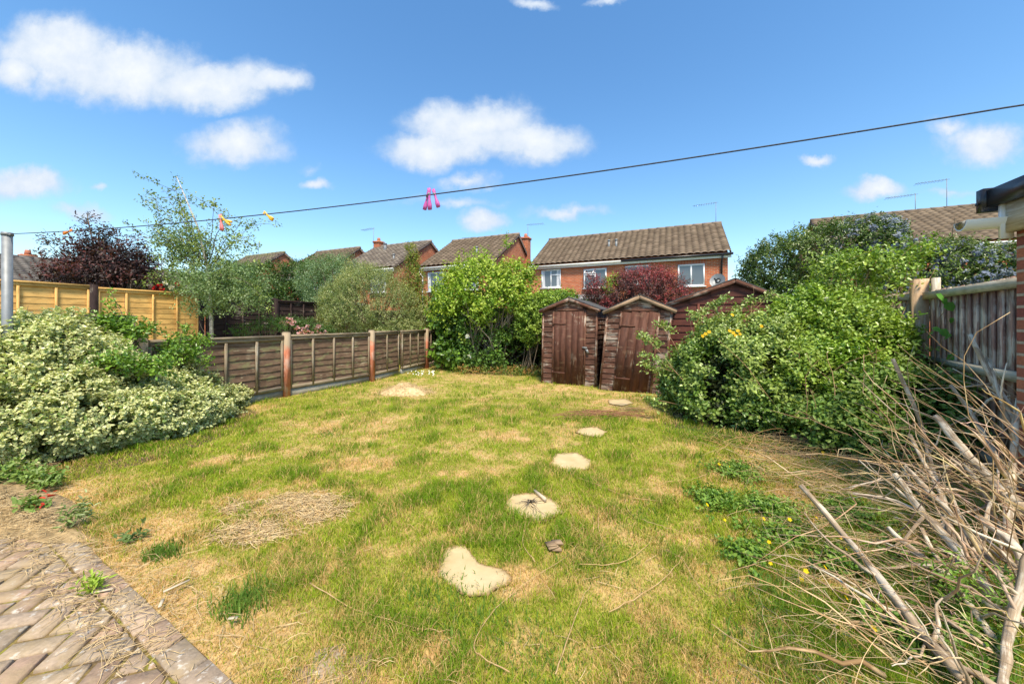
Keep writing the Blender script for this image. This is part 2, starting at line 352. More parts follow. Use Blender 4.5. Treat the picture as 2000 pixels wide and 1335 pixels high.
# lawn
xs = np.arange(-7, 7.01, .045); ys = np.arange(.2, 13.5, .045); X, Y = np.meshgrid(xs, ys); Z = lawn_h(X, Y)
sm = sandmask(X, Y, .12); Z = np.where(sm, .005, Z)
d = dryness(X, Y); nn = fbm(np.stack([X, Y, X*0], -1)*14, 3)
soil = np.array([.24, .16, .08]); green = np.array([.30, .30, .05]); straw = np.array([.62, .41, .20])
c = green*(1-d[..., None])+straw*d[..., None]; c = c*(.70+.6*nn[..., None]); c = c*.85+soil*.15
beds = (np.hypot((X-4.0)/1.3, (Y-4.6)/1.5) < 1) | (np.hypot((X+4.7)/1.2, (Y-4.3)/1.6) < 1)
c = np.where(beds[..., None], np.array([.10, .07, .045])*(.6+.8*nn[..., None]), c)
idx = np.arange(X.size).reshape(X.shape)
Fq = np.stack([idx[:-1, :-1], idx[:-1, 1:], idx[1:, 1:], idx[1:, :-1]], -1).reshape(-1, 4)
M_LAWN = plain('lawn_floor', (1.1, 1.1, 1.05), (.72, .70, .66), 45, 1, .8, .01, .05)
tag(mk('lawn', np.stack([X, Y, Z], -1).reshape(-1, 3), Fq, M_LAWN, col=c.reshape(-1, 3), smooth=True), kind='structure')

# grass
def blades(n, x, y, hgt, wid, colr, bendy=.5):
    n = len(x); z = np.where(sandmask(x, y), 0, lawn_h(x, y)); th = rng.uniform(0, 2*np.pi, n); ph = rng.uniform(0, 2*np.pi, n)
    h = hgt; w = wid; bd = rng.uniform(.15, 1, n)*bendy
    B = np.stack([x, y, z-.004], -1); sdv = np.stack([np.cos(th), np.sin(th), th*0], -1)*w[:, None]; lean = np.stack([np.cos(ph), np.sin(ph), ph*0], -1)*(h*bd)[:, None]
    M_ = B+lean*.35+np.array([0, 0, 1])*(h*.6)[:, None]; T = B+lean+np.array([0, 0, 1])*(h*(1-.25*bd))[:, None]
    V = np.stack([B-sdv, B+sdv, M_+sdv*.8, M_-sdv*.8, T], 1).reshape(-1, 3)
    k = np.arange(n)[:, None]*5; Q = k+np.array([0, 1, 2, 3]); Tt = k+np.array([3, 2, 4])
    C = np.repeat(colr[:, None, :], 5, 1); C[:, :2] *= .85
    return V, Q, Tt, C.reshape(-1, 3)
def ragged(Vs):
    V = []; FQ = []; FT = []; C = []; o_ = 0
    for v, q, tt, cc in Vs: V.append(v); FQ.append(q+o_); FT.append(tt+o_); C.append(cc); o_ += len(v)
    return np.concatenate(V), np.concatenate(FQ), np.concatenate(FT), np.concatenate(C)
def mk_qt(name, V, Q, T, C, mat):
    me = bpy.data.meshes.new(name); me.vertices.add(len(V)); me.vertices.foreach_set('co', V.astype(np.float32).ravel())
    li = np.concatenate([Q.ravel(), T.ravel()]).astype(np.int32); me.loops.add(len(li)); me.loops.foreach_set('vertex_index', li)
    ls = np.concatenate([np.arange(len(Q))*4, len(Q)*4+np.arange(len(T))*3]).astype(np.int32)
    me.polygons.add(len(ls)); me.polygons.foreach_set('loop_start', ls); me.update(calc_edges=True)
    ca = me.color_attributes.new('Col', 'FLOAT_COLOR', 'POINT'); c4 = np.ones((len(V), 4), np.float32); c4[:, :3] = C; ca.data.foreach_set('color', c4.ravel())
    me.materials.append(mat); o = bpy.data.objects.new(name, me); COL.objects.link(o); return o
def fence_x(y): return -4.28+(y-6.76)*.40
parts = []
for (y0, y1, n, hs_, ws_) in ((1.15, 2.2, 170000, 1.0, .8), (2.2, 3.6, 180000, 1.15, 1.1), (3.6, 6.5, 170000, 1.25, 1.6), (6.5, 12.8, 110000, 1.25, 2.6)):
    y = rng.uniform(y0, y1, n); x = rng.uniform(-1.5, 1.5, n)*y
    x = np.clip(x, -6.5, 6.5)
    k = (edge_d(x, y) < .035*(fbm(np.stack([x*6, y*6, x*0], -1), 2)-.35)*3) & ~sandmask(x, y, -.10) & (x > fence_x(y)+.08) & (x < 5.5) & ~((x > .6) & (y > 8.4-.46*(x-.7)) & (x < 5))
    k &= ~((np.hypot((x-3.7)/1.0, (y-4.9)/1.0) < 1))
    x, y = x[k], y[k]; dr = dryness(x, y); n = len(x)
    dense = rng.random(n) > dr*.45; x, y, dr = x[dense], y[dense], dr[dense]; n = len(x)
    P3 = np.stack([x, y, x*0], -1); tuft = fbm(P3*4.3+21, 3); gn = fbm(P3*.9+2, 3)
    isdry = rng.random(n) < (dr*.74+.13)
    g1 = np.array([.21, .34, .018]); g2 = np.array([.43, .46, .04]); g3 = np.array([.12, .25, .012])
    w_ = rng.random((n, 1)); cg = g1*(1-w_)+g2*w_; cg = np.where((tuft > .60)[:, None], g3*.6+cg*.4, cg)
    s_ = rng.random((n, 1)); cs = np.array([.78, .49, .24])*(1-s_)+np.array([.56, .42, .12])*s_
    cc = np.where(isdry[:, None], cs, cg)*rng.uniform(.8, 1.15, (n, 1))
    hh = rng.uniform(.020, .055, n)*hs_*(.7+.9*np.clip((tuft-.42)*4, 0, 1.2))*(1-.35*dr)
    parts.append(blades(n, x, y, hh, rng.uniform(.0011, .0022, n)*ws_, cc, 1.1))
# taller tufts
tufts = [(480, 1180, .16, .09, 500), (320, 1085, .12, .08, 350), (1540, 1180, .3, .09, 900), (1620, 1060, .35, .09, 900), (830, 1180, .25, .06, 500), (1750, 1250, .3, .10, 700), (1550, 1300, .3, .08, 700), (640, 850, .2, .05, 250), (1050, 1310, .3, .05, 500),
         (1150, 1090, .3, .06, 500), (920, 1230, .25, .07, 500), (1010, 730, .8, .12, 900), (900, 728, .6, .1, 500), (1110, 745, .5, .08, 300), (1450, 860, .6, .10, 900), (1340, 850, .4, .08, 500), (1240, 1010, .3, .05, 500), (1800, 1180, .3, .12, 700), (1900, 1300, .3, .12, 600)]
for (px, py, r, h, n) in tufts:
    c0 = gd(px, py); a = rng.normal(0, .45, (n, 2))*r; x = c0[0]+a[:, 0]; y = c0[1]+a[:, 1]; k = edge_d(x, y) < -.1; x, y = x[k], y[k]; n = len(x)
    w_ = rng.random((n, 1)); cc = np.array([.09, .19, .025])*(1-w_)+np.array([.20, .30, .05])*w_
    parts.append(blades(n, x, y, rng.uniform(.4, 1, n)*h, rng.uniform(.0018, .0032, n), cc, .8))
V, Q, T, C = ragged(parts)
tag(mk_qt('grass', V, Q, T, C, M_GRASS), 'short mixed green and straw coloured grass over the lawn', 'grass', kind='stuff')

# bare sandy patches, each where a stepping stone was
SL = ['largest sandy bare patch nearest the paving, shaped like an arrowhead', 'sandy bare patch with a short stick and dry roots on it',
      'plain oval sandy bare patch halfway up the lawn', 'small sandy bare patch behind the plain oval one', 'smallest and farthest sandy bare patch, in front of the leaning shed']
for P, lb in zip(SANDW, SL):
    P = np.array(P); c0 = P.mean(0); rings = [1.0, .86, .6, .3]; V = []; n = 48
    seg = np.concatenate([P, P[:1]]); ln = np.concatenate([[0], np.cumsum(np.linalg.norm(np.diff(seg, axis=0), axis=1))]); tt = np.linspace(0, ln[-1], n, endpoint=False)
    out = np.stack([np.interp(tt, ln, seg[:, 0]), np.interp(tt, ln, seg[:, 1])], -1); out = c0+(out-c0)*(1.0+.12*(rng.random((n, 1))-.5)+.05)
    for j, r in enumerate(rings):
        q = c0+(out-c0)*r; z = np.full(n, .006+.006*j*0)+(.012 if j == 0 else .009)+.008*(fbm(np.stack([q[:, 0], q[:, 1], q[:, 0]*0], -1)*8, 3)-.5)
        V += [(a_, b_, c_) for (a_, b_), c_ in zip(q, z)]
    V.append((c0[0], c0[1], .010)); Fs = []; VC = np.ones((len(V), 3)); VC[:n] = (.38, .28, .22); VC[n:2*n] *= rng.uniform(.75, 1.05, (n, 1))
    for j in range(3):
        for k in range(n): Fs.append([j*n+k, j*n+(k+1) % n, (j+1)*n+(k+1) % n, (j+1)*n+k])
    for k in range(n): Fs.append([3*n+k, 3*n+(k+1) % n, 4*n])
    tag(mk('sand_patch', V, Fs, M_SAND, origin=(c0[0], c0[1], 0), col=VC, smooth=True), lb, 'sand patch', 'bare sandy patches in the lawn')

# ------------------------------------------------------------------ patio of block pavers
m, t, p, o = newmat('paver'); g = nd(t, 'ShaderNodeNewGeometry').outputs['Position']; n1 = noise(t, g, 22, detail=6, rough=.7); n2_ = noise(t, g, 48, detail=4); n3_ = noise(t, g, 6, detail=4)
c = mixc(t, 1, ramp(t, n2_, [(.3, (.75, .72, .7)), (.7, (1.15, 1.12, 1.1))]), vcol(t), 'MULTIPLY')
c = mixc(t, ramp(t, n1, [(.57, (0, 0, 0)), (.64, (.75,)*3)]), c, (.56, .52, .44))
c = mixc(t, ramp(t, n3_, [(.60, (0, 0, 0)), (.72, (.6,)*3)]), c, (.24, .20, .08))
c = mixc(t, ramp(t, noise(t, g, 3.2, detail=7, rough=.7), [(.50, (0, 0, 0)), (.60, (.75,)*3)]), c, (.33, .24, .13))
t.links.new(c, p.inputs['Base Color']); p.inputs['Roughness'].default_value = .95; bump(t, p, n2_, .6, .006); M_PAVER = m
m, t, p, o = newmat('moss_joint'); g = nd(t, 'ShaderNodeNewGeometry').outputs['Position']; n1 = noise(t, g, 9, detail=5); n2_ = noise(t, g, 90, detail=4)
t.links.new(mixc(t, 1, ramp(t, n1, [(.35, (.12, .08, .04)), (.5, (.22, .15, .05)), (.62, (.26, .25, .03))]), ramp(t, n2_, [(.3, (.6,)*3), (.7, (1.2,)*3)]), 'MULTIPLY'), p.inputs['Base Color']); p.inputs['Roughness'].default_value = 1; bump(t, p, n2_, 1, .01); M_MOSS = m
pave = MB(); e3 = np.array([*EU, 0]); n3v = np.array([*EN, 0]); E3 = np.array([*E0, 0])
def block(c, a, bv, la, lb, zt, clip=None):
    col = [(.40, .27, .18), (.38, .29, .20), (.34, .24, .16), (.41, .32, .21), (.33, .26, .18)][int(rng.integers(5))]; k = U(.85, 1.1); col = tuple(x*k for x in col)
    tl = nrm(np.array([0, 0, 1])+a*U(-.02, .02)+bv*U(-.02, .02)); an = U(-.03, .03); a, bv = a*math.cos(an)+bv*math.sin(an), bv*math.cos(an)-a*math.sin(an)
    rz = U(-.004, .004); P = [c+a*sa*la/2+bv*sb*lb/2 for sa, sb in ((-1, -1), (1, -1), (1, 1), (-1, 1))]; lim = clip
    if lim is not None:      # blocks are cut along the border course
        Q = []
        for k in range(4):
            p, q = P[k], P[(k+1) % 4]; dp, dq = edge_d(p[0], p[1])-lim, edge_d(q[0], q[1])-lim
            if dp >= 0: Q.append(p)
            if dp*dq < 0: Q.append(p+(q-p)*dp/(dp-dq))
        P = Q
    n = len(P)
    if n < 3: return
    cc = sum(P)/n; V = []
    for (ins, zz) in ((0, -.03), (0, -.006), (.005, 0)):
        for q in P: d_ = q-cc; l_ = np.linalg.norm(d_)+1e-6; q2 = cc+d_*max(.2, 1-ins/l_*1.3); V.append(q2+np.array([0, 0, zt+rz+zz-(tl[0]*(q-c)[0]+tl[1]*(q-c)[1])]))
    Fs = [tuple(range(2*n, 3*n))]
    for k in range(n): Fs += [(k, (k+1) % n, n+(k+1) % n, n+k), (n+k, n+(k+1) % n, 2*n+(k+1) % n, 2*n+k)]
    pave.add(V, Fs, [[(0, 0)]*len(f) for f in Fs], col)
w = .105; a45 = nrm(e3+n3v); b45 = nrm(n3v-e3)
for i in range(-60, 60):
    for j in range(-60, 60):
        v = (i-j) % 4
        if v == 0: c0 = E3+(a45*(i+1)+b45*(j+.5))*w; aa, bb = a45, b45
        elif v == 2: c0 = E3+(a45*(i+.5)+b45*j)*w; aa, bb = b45, a45
        else: continue
        dd = edge_d(c0[0], c0[1]); tt = (c0[:2]-E0)@EU
        if dd < -.05 or dd > 3.2 or abs(tt) > 4.3 or c0[1] < -.3: continue
        block(c0, aa, bb, 2*w-.019, w-.018, .027, .118)
for k in range(-20, 20):
    c0 = E3+e3*(k*.212)+n3v*.055; block(c0, e3, n3v, .203, .10, .028+U(-.004, .003))
for (px, py) in ((640, 1310), (690, 1330), (600, 1345)):
    c0 = gd(px, py); block(c0, a45, b45, .2, .13, .02)
pt = pave.build('patio', M_PAVER); tag(pt, kind='structure')
b = MB(); b.quad(*[E3+e3*s+n3v*r+np.array([0, 0, .014]) for s, r in ((-4.5, -.0), (4.5, -.0), (4.5, 3.4), (-4.5, 3.4))]); tag(b.build('patio_joints', M_MOSS), kind='structure')

n = 60; pc = [gd(*q) for q in ((-60, 925), (60, 945), (140, 985), (180, 1030), (215, 1075), (150, 1062), (90, 1070), (30, 1060), (-60, 1075), (-200, 1050), (-200, 950))]
pc = np.array(pc); cc = pc.mean(0); V = [(cc[0], cc[1], .05)]; Fs = []; C = [(.30, .21, .11)]
seg = np.concatenate([pc, pc[:1]]); ln = np.concatenate([[0], np.cumsum(np.linalg.norm(np.diff(seg, axis=0), axis=1))]); tt = np.linspace(0, ln[-1], n, endpoint=False)
oc = np.stack([np.interp(tt, ln, seg[:, 0]), np.interp(tt, ln, seg[:, 1]), tt*0], -1)
for j, (r_, z_) in enumerate(((.35, .05), (.7, .045), (1.0, .02), (1.08, -.01))):
    for k in range(n):
        q = cc+(oc[k]-cc)*r_*(1+.12*(float(fbm(np.array([k*.45, j*.2, 3.]), 3))-.5)*2); V.append((q[0], q[1], z_+.012*float(vnoise(q*20)))); kk = U(.6, 1.3); C.append((.36*kk, .26*kk, .14*kk))
for k in range(n):
    Fs.append([0, 1+k, 1+(k+1) % n])
    for j in range(3): Fs.append([1+j*n+k, 1+j*n+(k+1) % n, 1+(j+1)*n+(k+1) % n, 1+(j+1)*n+k])
tag(mk('dirt_drift', V, Fs, M_LAWN, col=np.array(C), smooth=True), kind='structure')

# ------------------------------------------------------------------ roofs, houses
def tile_slope(eL, eR, rL, rR, nx, ny, amp=.055, lift=.05, pal=((.20, .155, .12), (.27, .215, .165), (.15, .12, .10)), sub=4):
    eL, eR, rL, rR = map(lambda q: np.asarray(q, float), (eL, eR, rL, rR)); nrmv = nrm(np.cross(eR-eL, rL-eL)); nrmv = nrmv*np.sign(nrmv[2])
    su = np.linspace(0, 1, nx*sub+1); V = []; C = []
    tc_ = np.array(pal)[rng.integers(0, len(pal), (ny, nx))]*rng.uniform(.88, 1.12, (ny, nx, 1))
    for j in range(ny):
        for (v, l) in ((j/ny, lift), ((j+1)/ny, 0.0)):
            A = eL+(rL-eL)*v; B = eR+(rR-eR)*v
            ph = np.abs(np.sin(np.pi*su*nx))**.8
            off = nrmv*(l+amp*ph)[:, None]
            V.append(A+(B-A)*su[:, None]+off); C.append(tc_[j, np.minimum((su*nx).astype(int), nx-1)]*(.55+.5*ph[:, None])*(.62 if l else 1.08))  # shade painted into the tile colour: darker channels and lower course edges
        # nothing between courses: the lifted front edge, closed by a riser, adds to the painted shadow line
    V = np.concatenate(V); C = np.concatenate(C); n = nx*sub+1; Fs = []
    k = np.arange(n-1)
    for j in range(2*ny-1):
        Fs.append(np.stack([j*n+k, j*n+k+1, (j+1)*n+k+1, (j+1)*n+k], -1))
    return V, np.concatenate(Fs), C
def join(parts):
    V = []; Fs = []; C = []; o_ = 0
    for v, f, c in parts: V.append(v); Fs.append(f+o_); C.append(c); o_ += len(v)
    return np.concatenate(V), np.concatenate(Fs), np.concatenate(C)
HU = np.array([.9135, -.4068, 0]); HD = np.array([.4068, .9135, 0]); UP = np.array([0, 0, 1.])
def house(label, fl, length, half, ez, rz, wins=(), pal=None, u=HU, d_=HD, nx=None, courses=15, name='brick_house', dark_from=None, chim=None, aer=(), vents=(), back=None, base=-.3, white_barge=False, fullw=True):
    O = np.array([fl[0], fl[1], 0.0]); back = back or half
    T = lambda a, b_, z: O+u*a+d_*b_+UP*z
    h = thing(name, O, label, 'house', 'brick houses beyond the garden')
    w = MB(); D = half+back
    for (A, B, l) in ((T(0, 0, base), T(length, 0, base), length), (T(length, D, base), T(0, D, base), length)):
        w.quad(A, B, B+UP*(ez-base), A+UP*(ez-base), off=(0, 0))
    for a in (0, length):
        pts = [T(a, 0, base), T(a, D, base), T(a, D, ez), T(a, half, rz-.06), T(a, 0, ez)]
        uv = [(0, 0), (D, 0), (D, ez-base), (half, rz-.06-base), (0, ez-base)]
        w.poly(pts if a else pts[::-1], uv if a else uv[::-1])
    w.build('wall', M_BRICK, h)
    ov = .12; e_ = .22; sl = (rz-ez)/half; pal = pal or ((.19, .145, .11), (.27, .21, .155), (.33, .26, .19)); nx = nx or int(length/.3)
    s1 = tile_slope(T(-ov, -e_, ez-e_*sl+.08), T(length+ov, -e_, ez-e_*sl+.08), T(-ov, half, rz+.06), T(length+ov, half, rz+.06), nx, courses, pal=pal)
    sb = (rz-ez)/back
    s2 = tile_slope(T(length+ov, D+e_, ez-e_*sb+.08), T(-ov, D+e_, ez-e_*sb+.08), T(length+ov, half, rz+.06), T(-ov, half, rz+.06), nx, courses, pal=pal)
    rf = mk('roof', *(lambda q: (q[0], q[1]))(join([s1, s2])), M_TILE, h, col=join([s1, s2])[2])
    rdg = MB()
    n = max(3, int(length/.45))
    for k in range(n):
        A = T(-ov+(length+2*ov)*k/n, half, rz+.075); B = T(-ov+(length+2*ov)*(k+1)/n, half, rz+.075); kk = U(.8, 1.1)
        rdg.tube([A, B], [.115, .10], 8, tuple(x*kk for x in pal[2]))
    rdg.build('ridge_tiles', M_TILE, rf)
    # soffit / barge boards close the verge
    for a in (-ov+.02, length+ov-.02):
        for q0 in (T(a, -e_, ez-e_*sl+.02), T(a, D+e_, ez-e_*sb+.02)):
            bb = MB(); bb.beam(q0, T(a, half, rz-.01), .14, .03, None, (1, 1, 1) if white_barge else (.15, .11, .09)); bb.build('barge_board', M_WHITE if white_barge else M_TILE, h)
    gt = MB(); gz = ez-e_*sl-.01
    gt.beam(T(-ov, -e_+.06, gz-.06), T(length+ov, -e_+.06, gz-.06), .17, .02); gt.build('fascia', M_WHITE, h)
    gg = MB()
    if dark_from is None: gg.tube([T(-ov, -e_-.03, gz), T(length+ov, -e_-.03, gz)], .05, 8, (.85, .85, .82)); gg.build('gutter', M_WHITE, h)
    else:
        gg.tube([T(-ov, -e_-.03, gz), T(dark_from, -e_-.03, gz)], .05, 8, (.85, .85, .8)); gg.build('gutter', M_WHITE, h)
        g2_ = MB(); g2_.tube([T(dark_from+.02, -e_-.03, gz+.02), T(length+ov+.06, -e_-.03, gz+.02)], .055, 8); g2_.build('gutter', M_BLACK, h)['label'] = 'black right half of the gutter'
        dp = MB(); dp.tube([T(length-.22, -e_-.03, gz), T(length-.26, -.07, gz-.3), T(length-.26, -.07, 0)], .04, 8); dp.build('downpipe', M_BLACK, h)
    for (a, z0, ww, hh, style) in wins:
        f = MB(); fr = .065
        B = lambda x0, x1, za, zb, y0=-.035, y1=.03: f.ob(T((x0+x1)/2, (y0+y1)/2, (za+zb)/2), (u, d_, UP), ((x1-x0)/2, (y1-y0)/2, (zb-za)/2))
        B(a, a+fr, z0, z0+hh); B(a+ww-fr, a+ww, z0, z0+hh); B(a+fr, a+ww-fr, z0+hh-fr, z0+hh); B(a+fr, a+ww-fr, z0, z0+fr); B(a+ww/2-fr/2, a+ww/2+fr/2, z0+fr, z0+hh-fr)
        if style in ('top', 'open'): B((a+ww/2+fr/2) if style == 'top' else a+fr, (a+ww-fr) if style == 'top' else a+ww/2-fr/2, z0+hh*.66, z0+hh*.66+fr)
        wo_ = f.build('window', M_WHITE, h)
        s = MB(); s.ob(T(a+ww/2, -.06, z0-.03), (u, d_, UP), (ww/2+.06, .08, .025)); s.build('sill', M_WHITE, wo_)
        g_ = MB(); g_.quad(T(a+fr/2, -.012, z0+fr/2), T(a+ww-fr/2, -.012, z0+fr/2), T(a+ww-fr/2, -.012, z0+hh-fr/2), T(a+fr/2, -.012, z0+hh-fr/2)); g_.build('pane', M_GLASS, wo_)
        if style in ('top', 'net'):
            for (x0, x1) in ((a+fr, a+fr+.16), (a+ww-fr-.16, a+ww-fr)):
                c_ = MB(); c_.quad(T(x0, -.018, z0+fr), T(x1, -.018, z0+fr), T(x1-.04, -.018, z0+hh-fr), T(x0, -.018, z0+hh-fr)); c_.build('curtain', M_CURT, wo_)
        if style == 'open':
            q = MB(); x0, x1 = a+fr, a+ww/2-fr/2; z1 = z0+hh-fr; z2 = z0+hh*.70; out = -.28
            for (xa, xb) in ((x0, x0+.05), (x1-.05, x1)): q.beam(T((xa+xb)/2, -.05, z1), T((xa+xb)/2, out, z2+.06), .05, .03, u)
            q.beam(T(x0, out, z2+.06), T(x1, out, z2+.06), .05, .03); q.beam(T(x0, -.05, z1), T(x1, -.05, z1), .05, .03)
            q.build('open_vent', M_WHITE, wo_)
        l_ = MB(); l_.quad(T(a-.1, -.006, z0+hh), T(a+ww+.1, -.006, z0+hh), T(a+ww+.1, -.006, min(z0+hh+.235, ez-.02)), T(a-.1, -.006, min(z0+hh+.235, ez-.02)), off=(0, 0)); l_.build('brick_lintel', M_SOLD, wo_)
    if chim:
        for (a, b_, ww, zt) in chim:
            c_ = MB(); zb = ez-1
            for k in range(4):
                ang = [(-1, -1), (1, -1), (1, 1), (-1, 1)]; p0 = T(a+ang[k][0]*ww/2, b_+ang[k][1]*ww/2, zb); p1 = T(a+ang[(k+1) % 4][0]*ww/2, b_+ang[(k+1) % 4][1]*ww/2, zb)
                c_.quad(p0, p1, p1+UP*(zt-zb), p0+UP*(zt-zb), off=(0, 0))
            c_.ob(T(a, b_, zt), (u, d_, UP), (ww/2+.05, ww/2+.05, .06)); co = c_.build('chimney', M_BRICK, rf)
            p2 = MB(); p2.tube([T(a, b_, zt+.05), T(a, b_, zt+.32)], [.13, .10], 10, (.5, .2, .12)); p2.build('chimney_pot', M_TILE, rf)
    for (a, b_, zb, zt, dirn) in aer:
        q = MB(); q.tube([T(a, b_, zb), T(a, b_, zt)], .013, 5); q.tube([T(a-dirn*.1, b_, zt-.04), T(a+dirn*1.15, b_-.1, zt-.1)], .009, 5)
        for k in range(9): x = a+dirn*(.1+k*.12); q.tube([T(x, b_-.22, zt-.06-.005*k), T(x, b_+.22, zt-.06-.005*k)], .007, 4)
        q.build('aerial', M_METAL, h)
    for (a, v, hh, rr) in vents:
        z = ez+(rz-ez)*v; q = MB(); q.tube([T(a, half*v, z-.1), T(a, half*v, z+hh)], rr, 8); q.tube([T(a, half*v, z+hh), T(a, half*v, z+hh+.08)], [rr*1.4, rr*1.2], 8); q.build('flue', M_METAL if rr < .08 else M_GREY, h)
    return h, T
PA = ((.20, .145, .10), (.235, .175, .12), (.27, .20, .14)); PG = ((.20, .16, .13), (.25, .205, .165), (.30, .25, .20))
hA, TA = house('wide red brick house with four white windows directly behind the sheds', (1.17, 20.5), 9.65, 3.42, 4.68, 6.78,
     wins=((.55, 3.35, 1.12, 1.02, 'top'), (2.95, 3.25, 1.2, 1.02, 'open'), (5.1, 3.35, 1.2, .95, 'plain'), (7.55, 3.15, 1.15, 1.05, 'plain')),
     pal=PA, dark_from=4.9, courses=17, aer=((9.5, 3.4, 6.6, 8.05, -1), (4.3, 5.5, 6.0, 7.35, -1)), vents=((4.05, .42, .42, .06), (4.45, .42, .42, .06)))
q = MB(); dc = TA(9.2, -.42, 3.30); ax = nrm(-HD*.9-HU*.35+UP*.35); a1 = nrm(np.cross(ax, UP)); b1 = np.cross(a1, ax); V = [dc]; n = 20
for r, dd in ((.12, .01), (.24, .03), (.34, .075)):
    for k in range(n): V.append(dc+ax*dd+(a1*math.cos(2*math.pi*k/n)*.95+b1*math.sin(2*math.pi*k/n))*r)
Fs = [[0, 1+k, 1+(k+1) % n] for k in range(n)]+[[1+j*n+k, 1+j*n+(k+1) % n, 1+(j+1)*n+(k+1) % n, 1+(j+1)*n+k] for j in range(2) for k in range(n)]
ds = mk('satellite_dish', V, Fs, M_METAL, hA, smooth=True)
q.tube([dc, dc-ax*.2, TA(9.2, 0, 3.2)], .025, 6); q.tube([dc-b1*.33+ax*.07, dc+ax*.42-b1*.1], .012, 5); q.tube([dc+ax*.40-b1*.1, dc+ax*.48-b1*.1], .035, 8); q.build('dish_arm', M_BLACK, ds)
q = MB()
q.ob(TA(2.3, -.9, 2.74), (HU, nrm(HD*1.8+UP*.35), nrm(np.cross(HU, HD*1.8+UP*.35))), (2.3, .95, .03)); q.build('lean_to_roof', M_LEAD, hA)
hB, TB = house('red brick house with chimney on its gable, half hidden by the bright green tree', (-5.28, 21.0), 4.65, 3.4, 4.68, 6.8, back=3.0,
     wins=((.45, 3.2, 1.25, 1.1, 'net'), (2.6, 3.2, 1.2, 1.1, 'net')), pal=PA, chim=((4.55, 5.0, .5, 6.95),), aer=((4.7, 5.0, 6.9, 7.9, 1), (-.3, 5.0, 6.0, 7.5, 1)), vents=((3.1, .3, .4, .06),))
q = MB(); q.tube([TB(-.05, -.25, 4.4), TB(.1, -.07, 4.1), TB(.1, -.07, 0)], .04, 8); q.build('downpipe', M_WHITE, hB)
hC, TC = house('red brick house with dark tiled roof and black flue, third house from the right', (-11.2, 22.9), 4.7, 3.4, 4.68, 6.8,
     wins=((2.9, 3.2, 1.2, 1.1, 'net'),), pal=PG, chim=((.2, 3.4, .5, 7.2), (5.0, 5.5, .5, 6.8)), aer=((-.5, 3.6, 6.9, 8.4, -1),), vents=((1.6, .75, .5, .1), (3.9, .25, .35, .06)))
hD, TD = house('brick house with weathered roof above the grey green shrubs', (-16.4, 24.6), 4.3, 3.4, 4.5, 6.75, pal=PA)
hE, TE = house('brick house with low gable, farthest of the row, behind the birch', (-23.2, 26.4), 4.6, 3.4, 4.4, 6.75, pal=((.19, .15, .12), (.25, .2, .14), (.24, .23, .12)), aer=((1.5, 3.4, 6.7, 7.8, -1),))
hF, TF = house('long grey roofed bungalow with white barge board at the far left edge', (-22.6, 15.7), 12, 3.3, 3.1, 4.65, u=nrm(np.array([.4068, .9135, 0])), d_=np.array([-.9135, .4068, 0]),
     pal=((.19, .17, .15), (.24, .21, .185), (.16, .145, .13)), chim=((1.8, 4.3, .45, 4.95),), white_barge=True)
hG, TG = house('brick house with broad ribbed roof behind the blue flowered shrub on the right', (14.8, 16.15), 9.5, 3.4, 4.68, 6.8,
     wins=((6.2, 3.05, 1.3, 1.1, 'net'),), pal=((.25, .185, .125), (.28, .21, .145), (.22, .165, .115)), courses=15, aer=((4.0, 3.4, 6.7, 7.75, -1), (5.1, 3.4, 6.7, 8.3, -1)))
# small tiled summer house seen under the conifers
O = at(590, 590, 16); sh = thing('summer_house', (O[0], O[1], 0), 'small building with red tiled roof and white barge boards under the conifers', 'outbuilding')
T = lambda a, b_, z: np.array([O[0]+a, O[1]+b_, z])
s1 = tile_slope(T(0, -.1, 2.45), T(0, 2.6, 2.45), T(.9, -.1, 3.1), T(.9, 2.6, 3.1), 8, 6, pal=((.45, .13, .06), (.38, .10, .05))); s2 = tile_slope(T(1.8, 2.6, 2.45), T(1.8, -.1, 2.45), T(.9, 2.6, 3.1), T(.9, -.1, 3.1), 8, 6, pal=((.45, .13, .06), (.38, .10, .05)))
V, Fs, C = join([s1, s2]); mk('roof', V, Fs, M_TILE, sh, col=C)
for q0 in (T(-.05, -.12, 2.38), T(1.85, -.12, 2.38)): b = MB(); b.beam(q0, T(.9, -.12, 3.05), .14, .03); b.build('barge_board', M_WHITE, sh)
b = MB(); b.poly([T(.05, 0, 0), T(1.75, 0, 0), T(1.75, 0, 2.4), T(.9, 0, 3.0), T(.05, 0, 2.4)], [(0, 0), (1.7, 0), (1.7, 2.4), (.85, 3), (0, 2.4)]); b.quad(T(.05, 0, 0), T(.05, 2.5, 0), T(.05, 2.5, 2.4), T(.05, 0, 2.4)); b.quad(T(1.75, 0, 0), T(1.75, 2.5, 0), T(1.75, 2.5, 2.4), T(1.75, 0, 2.4)); b.build('wall', M_CURT, sh)
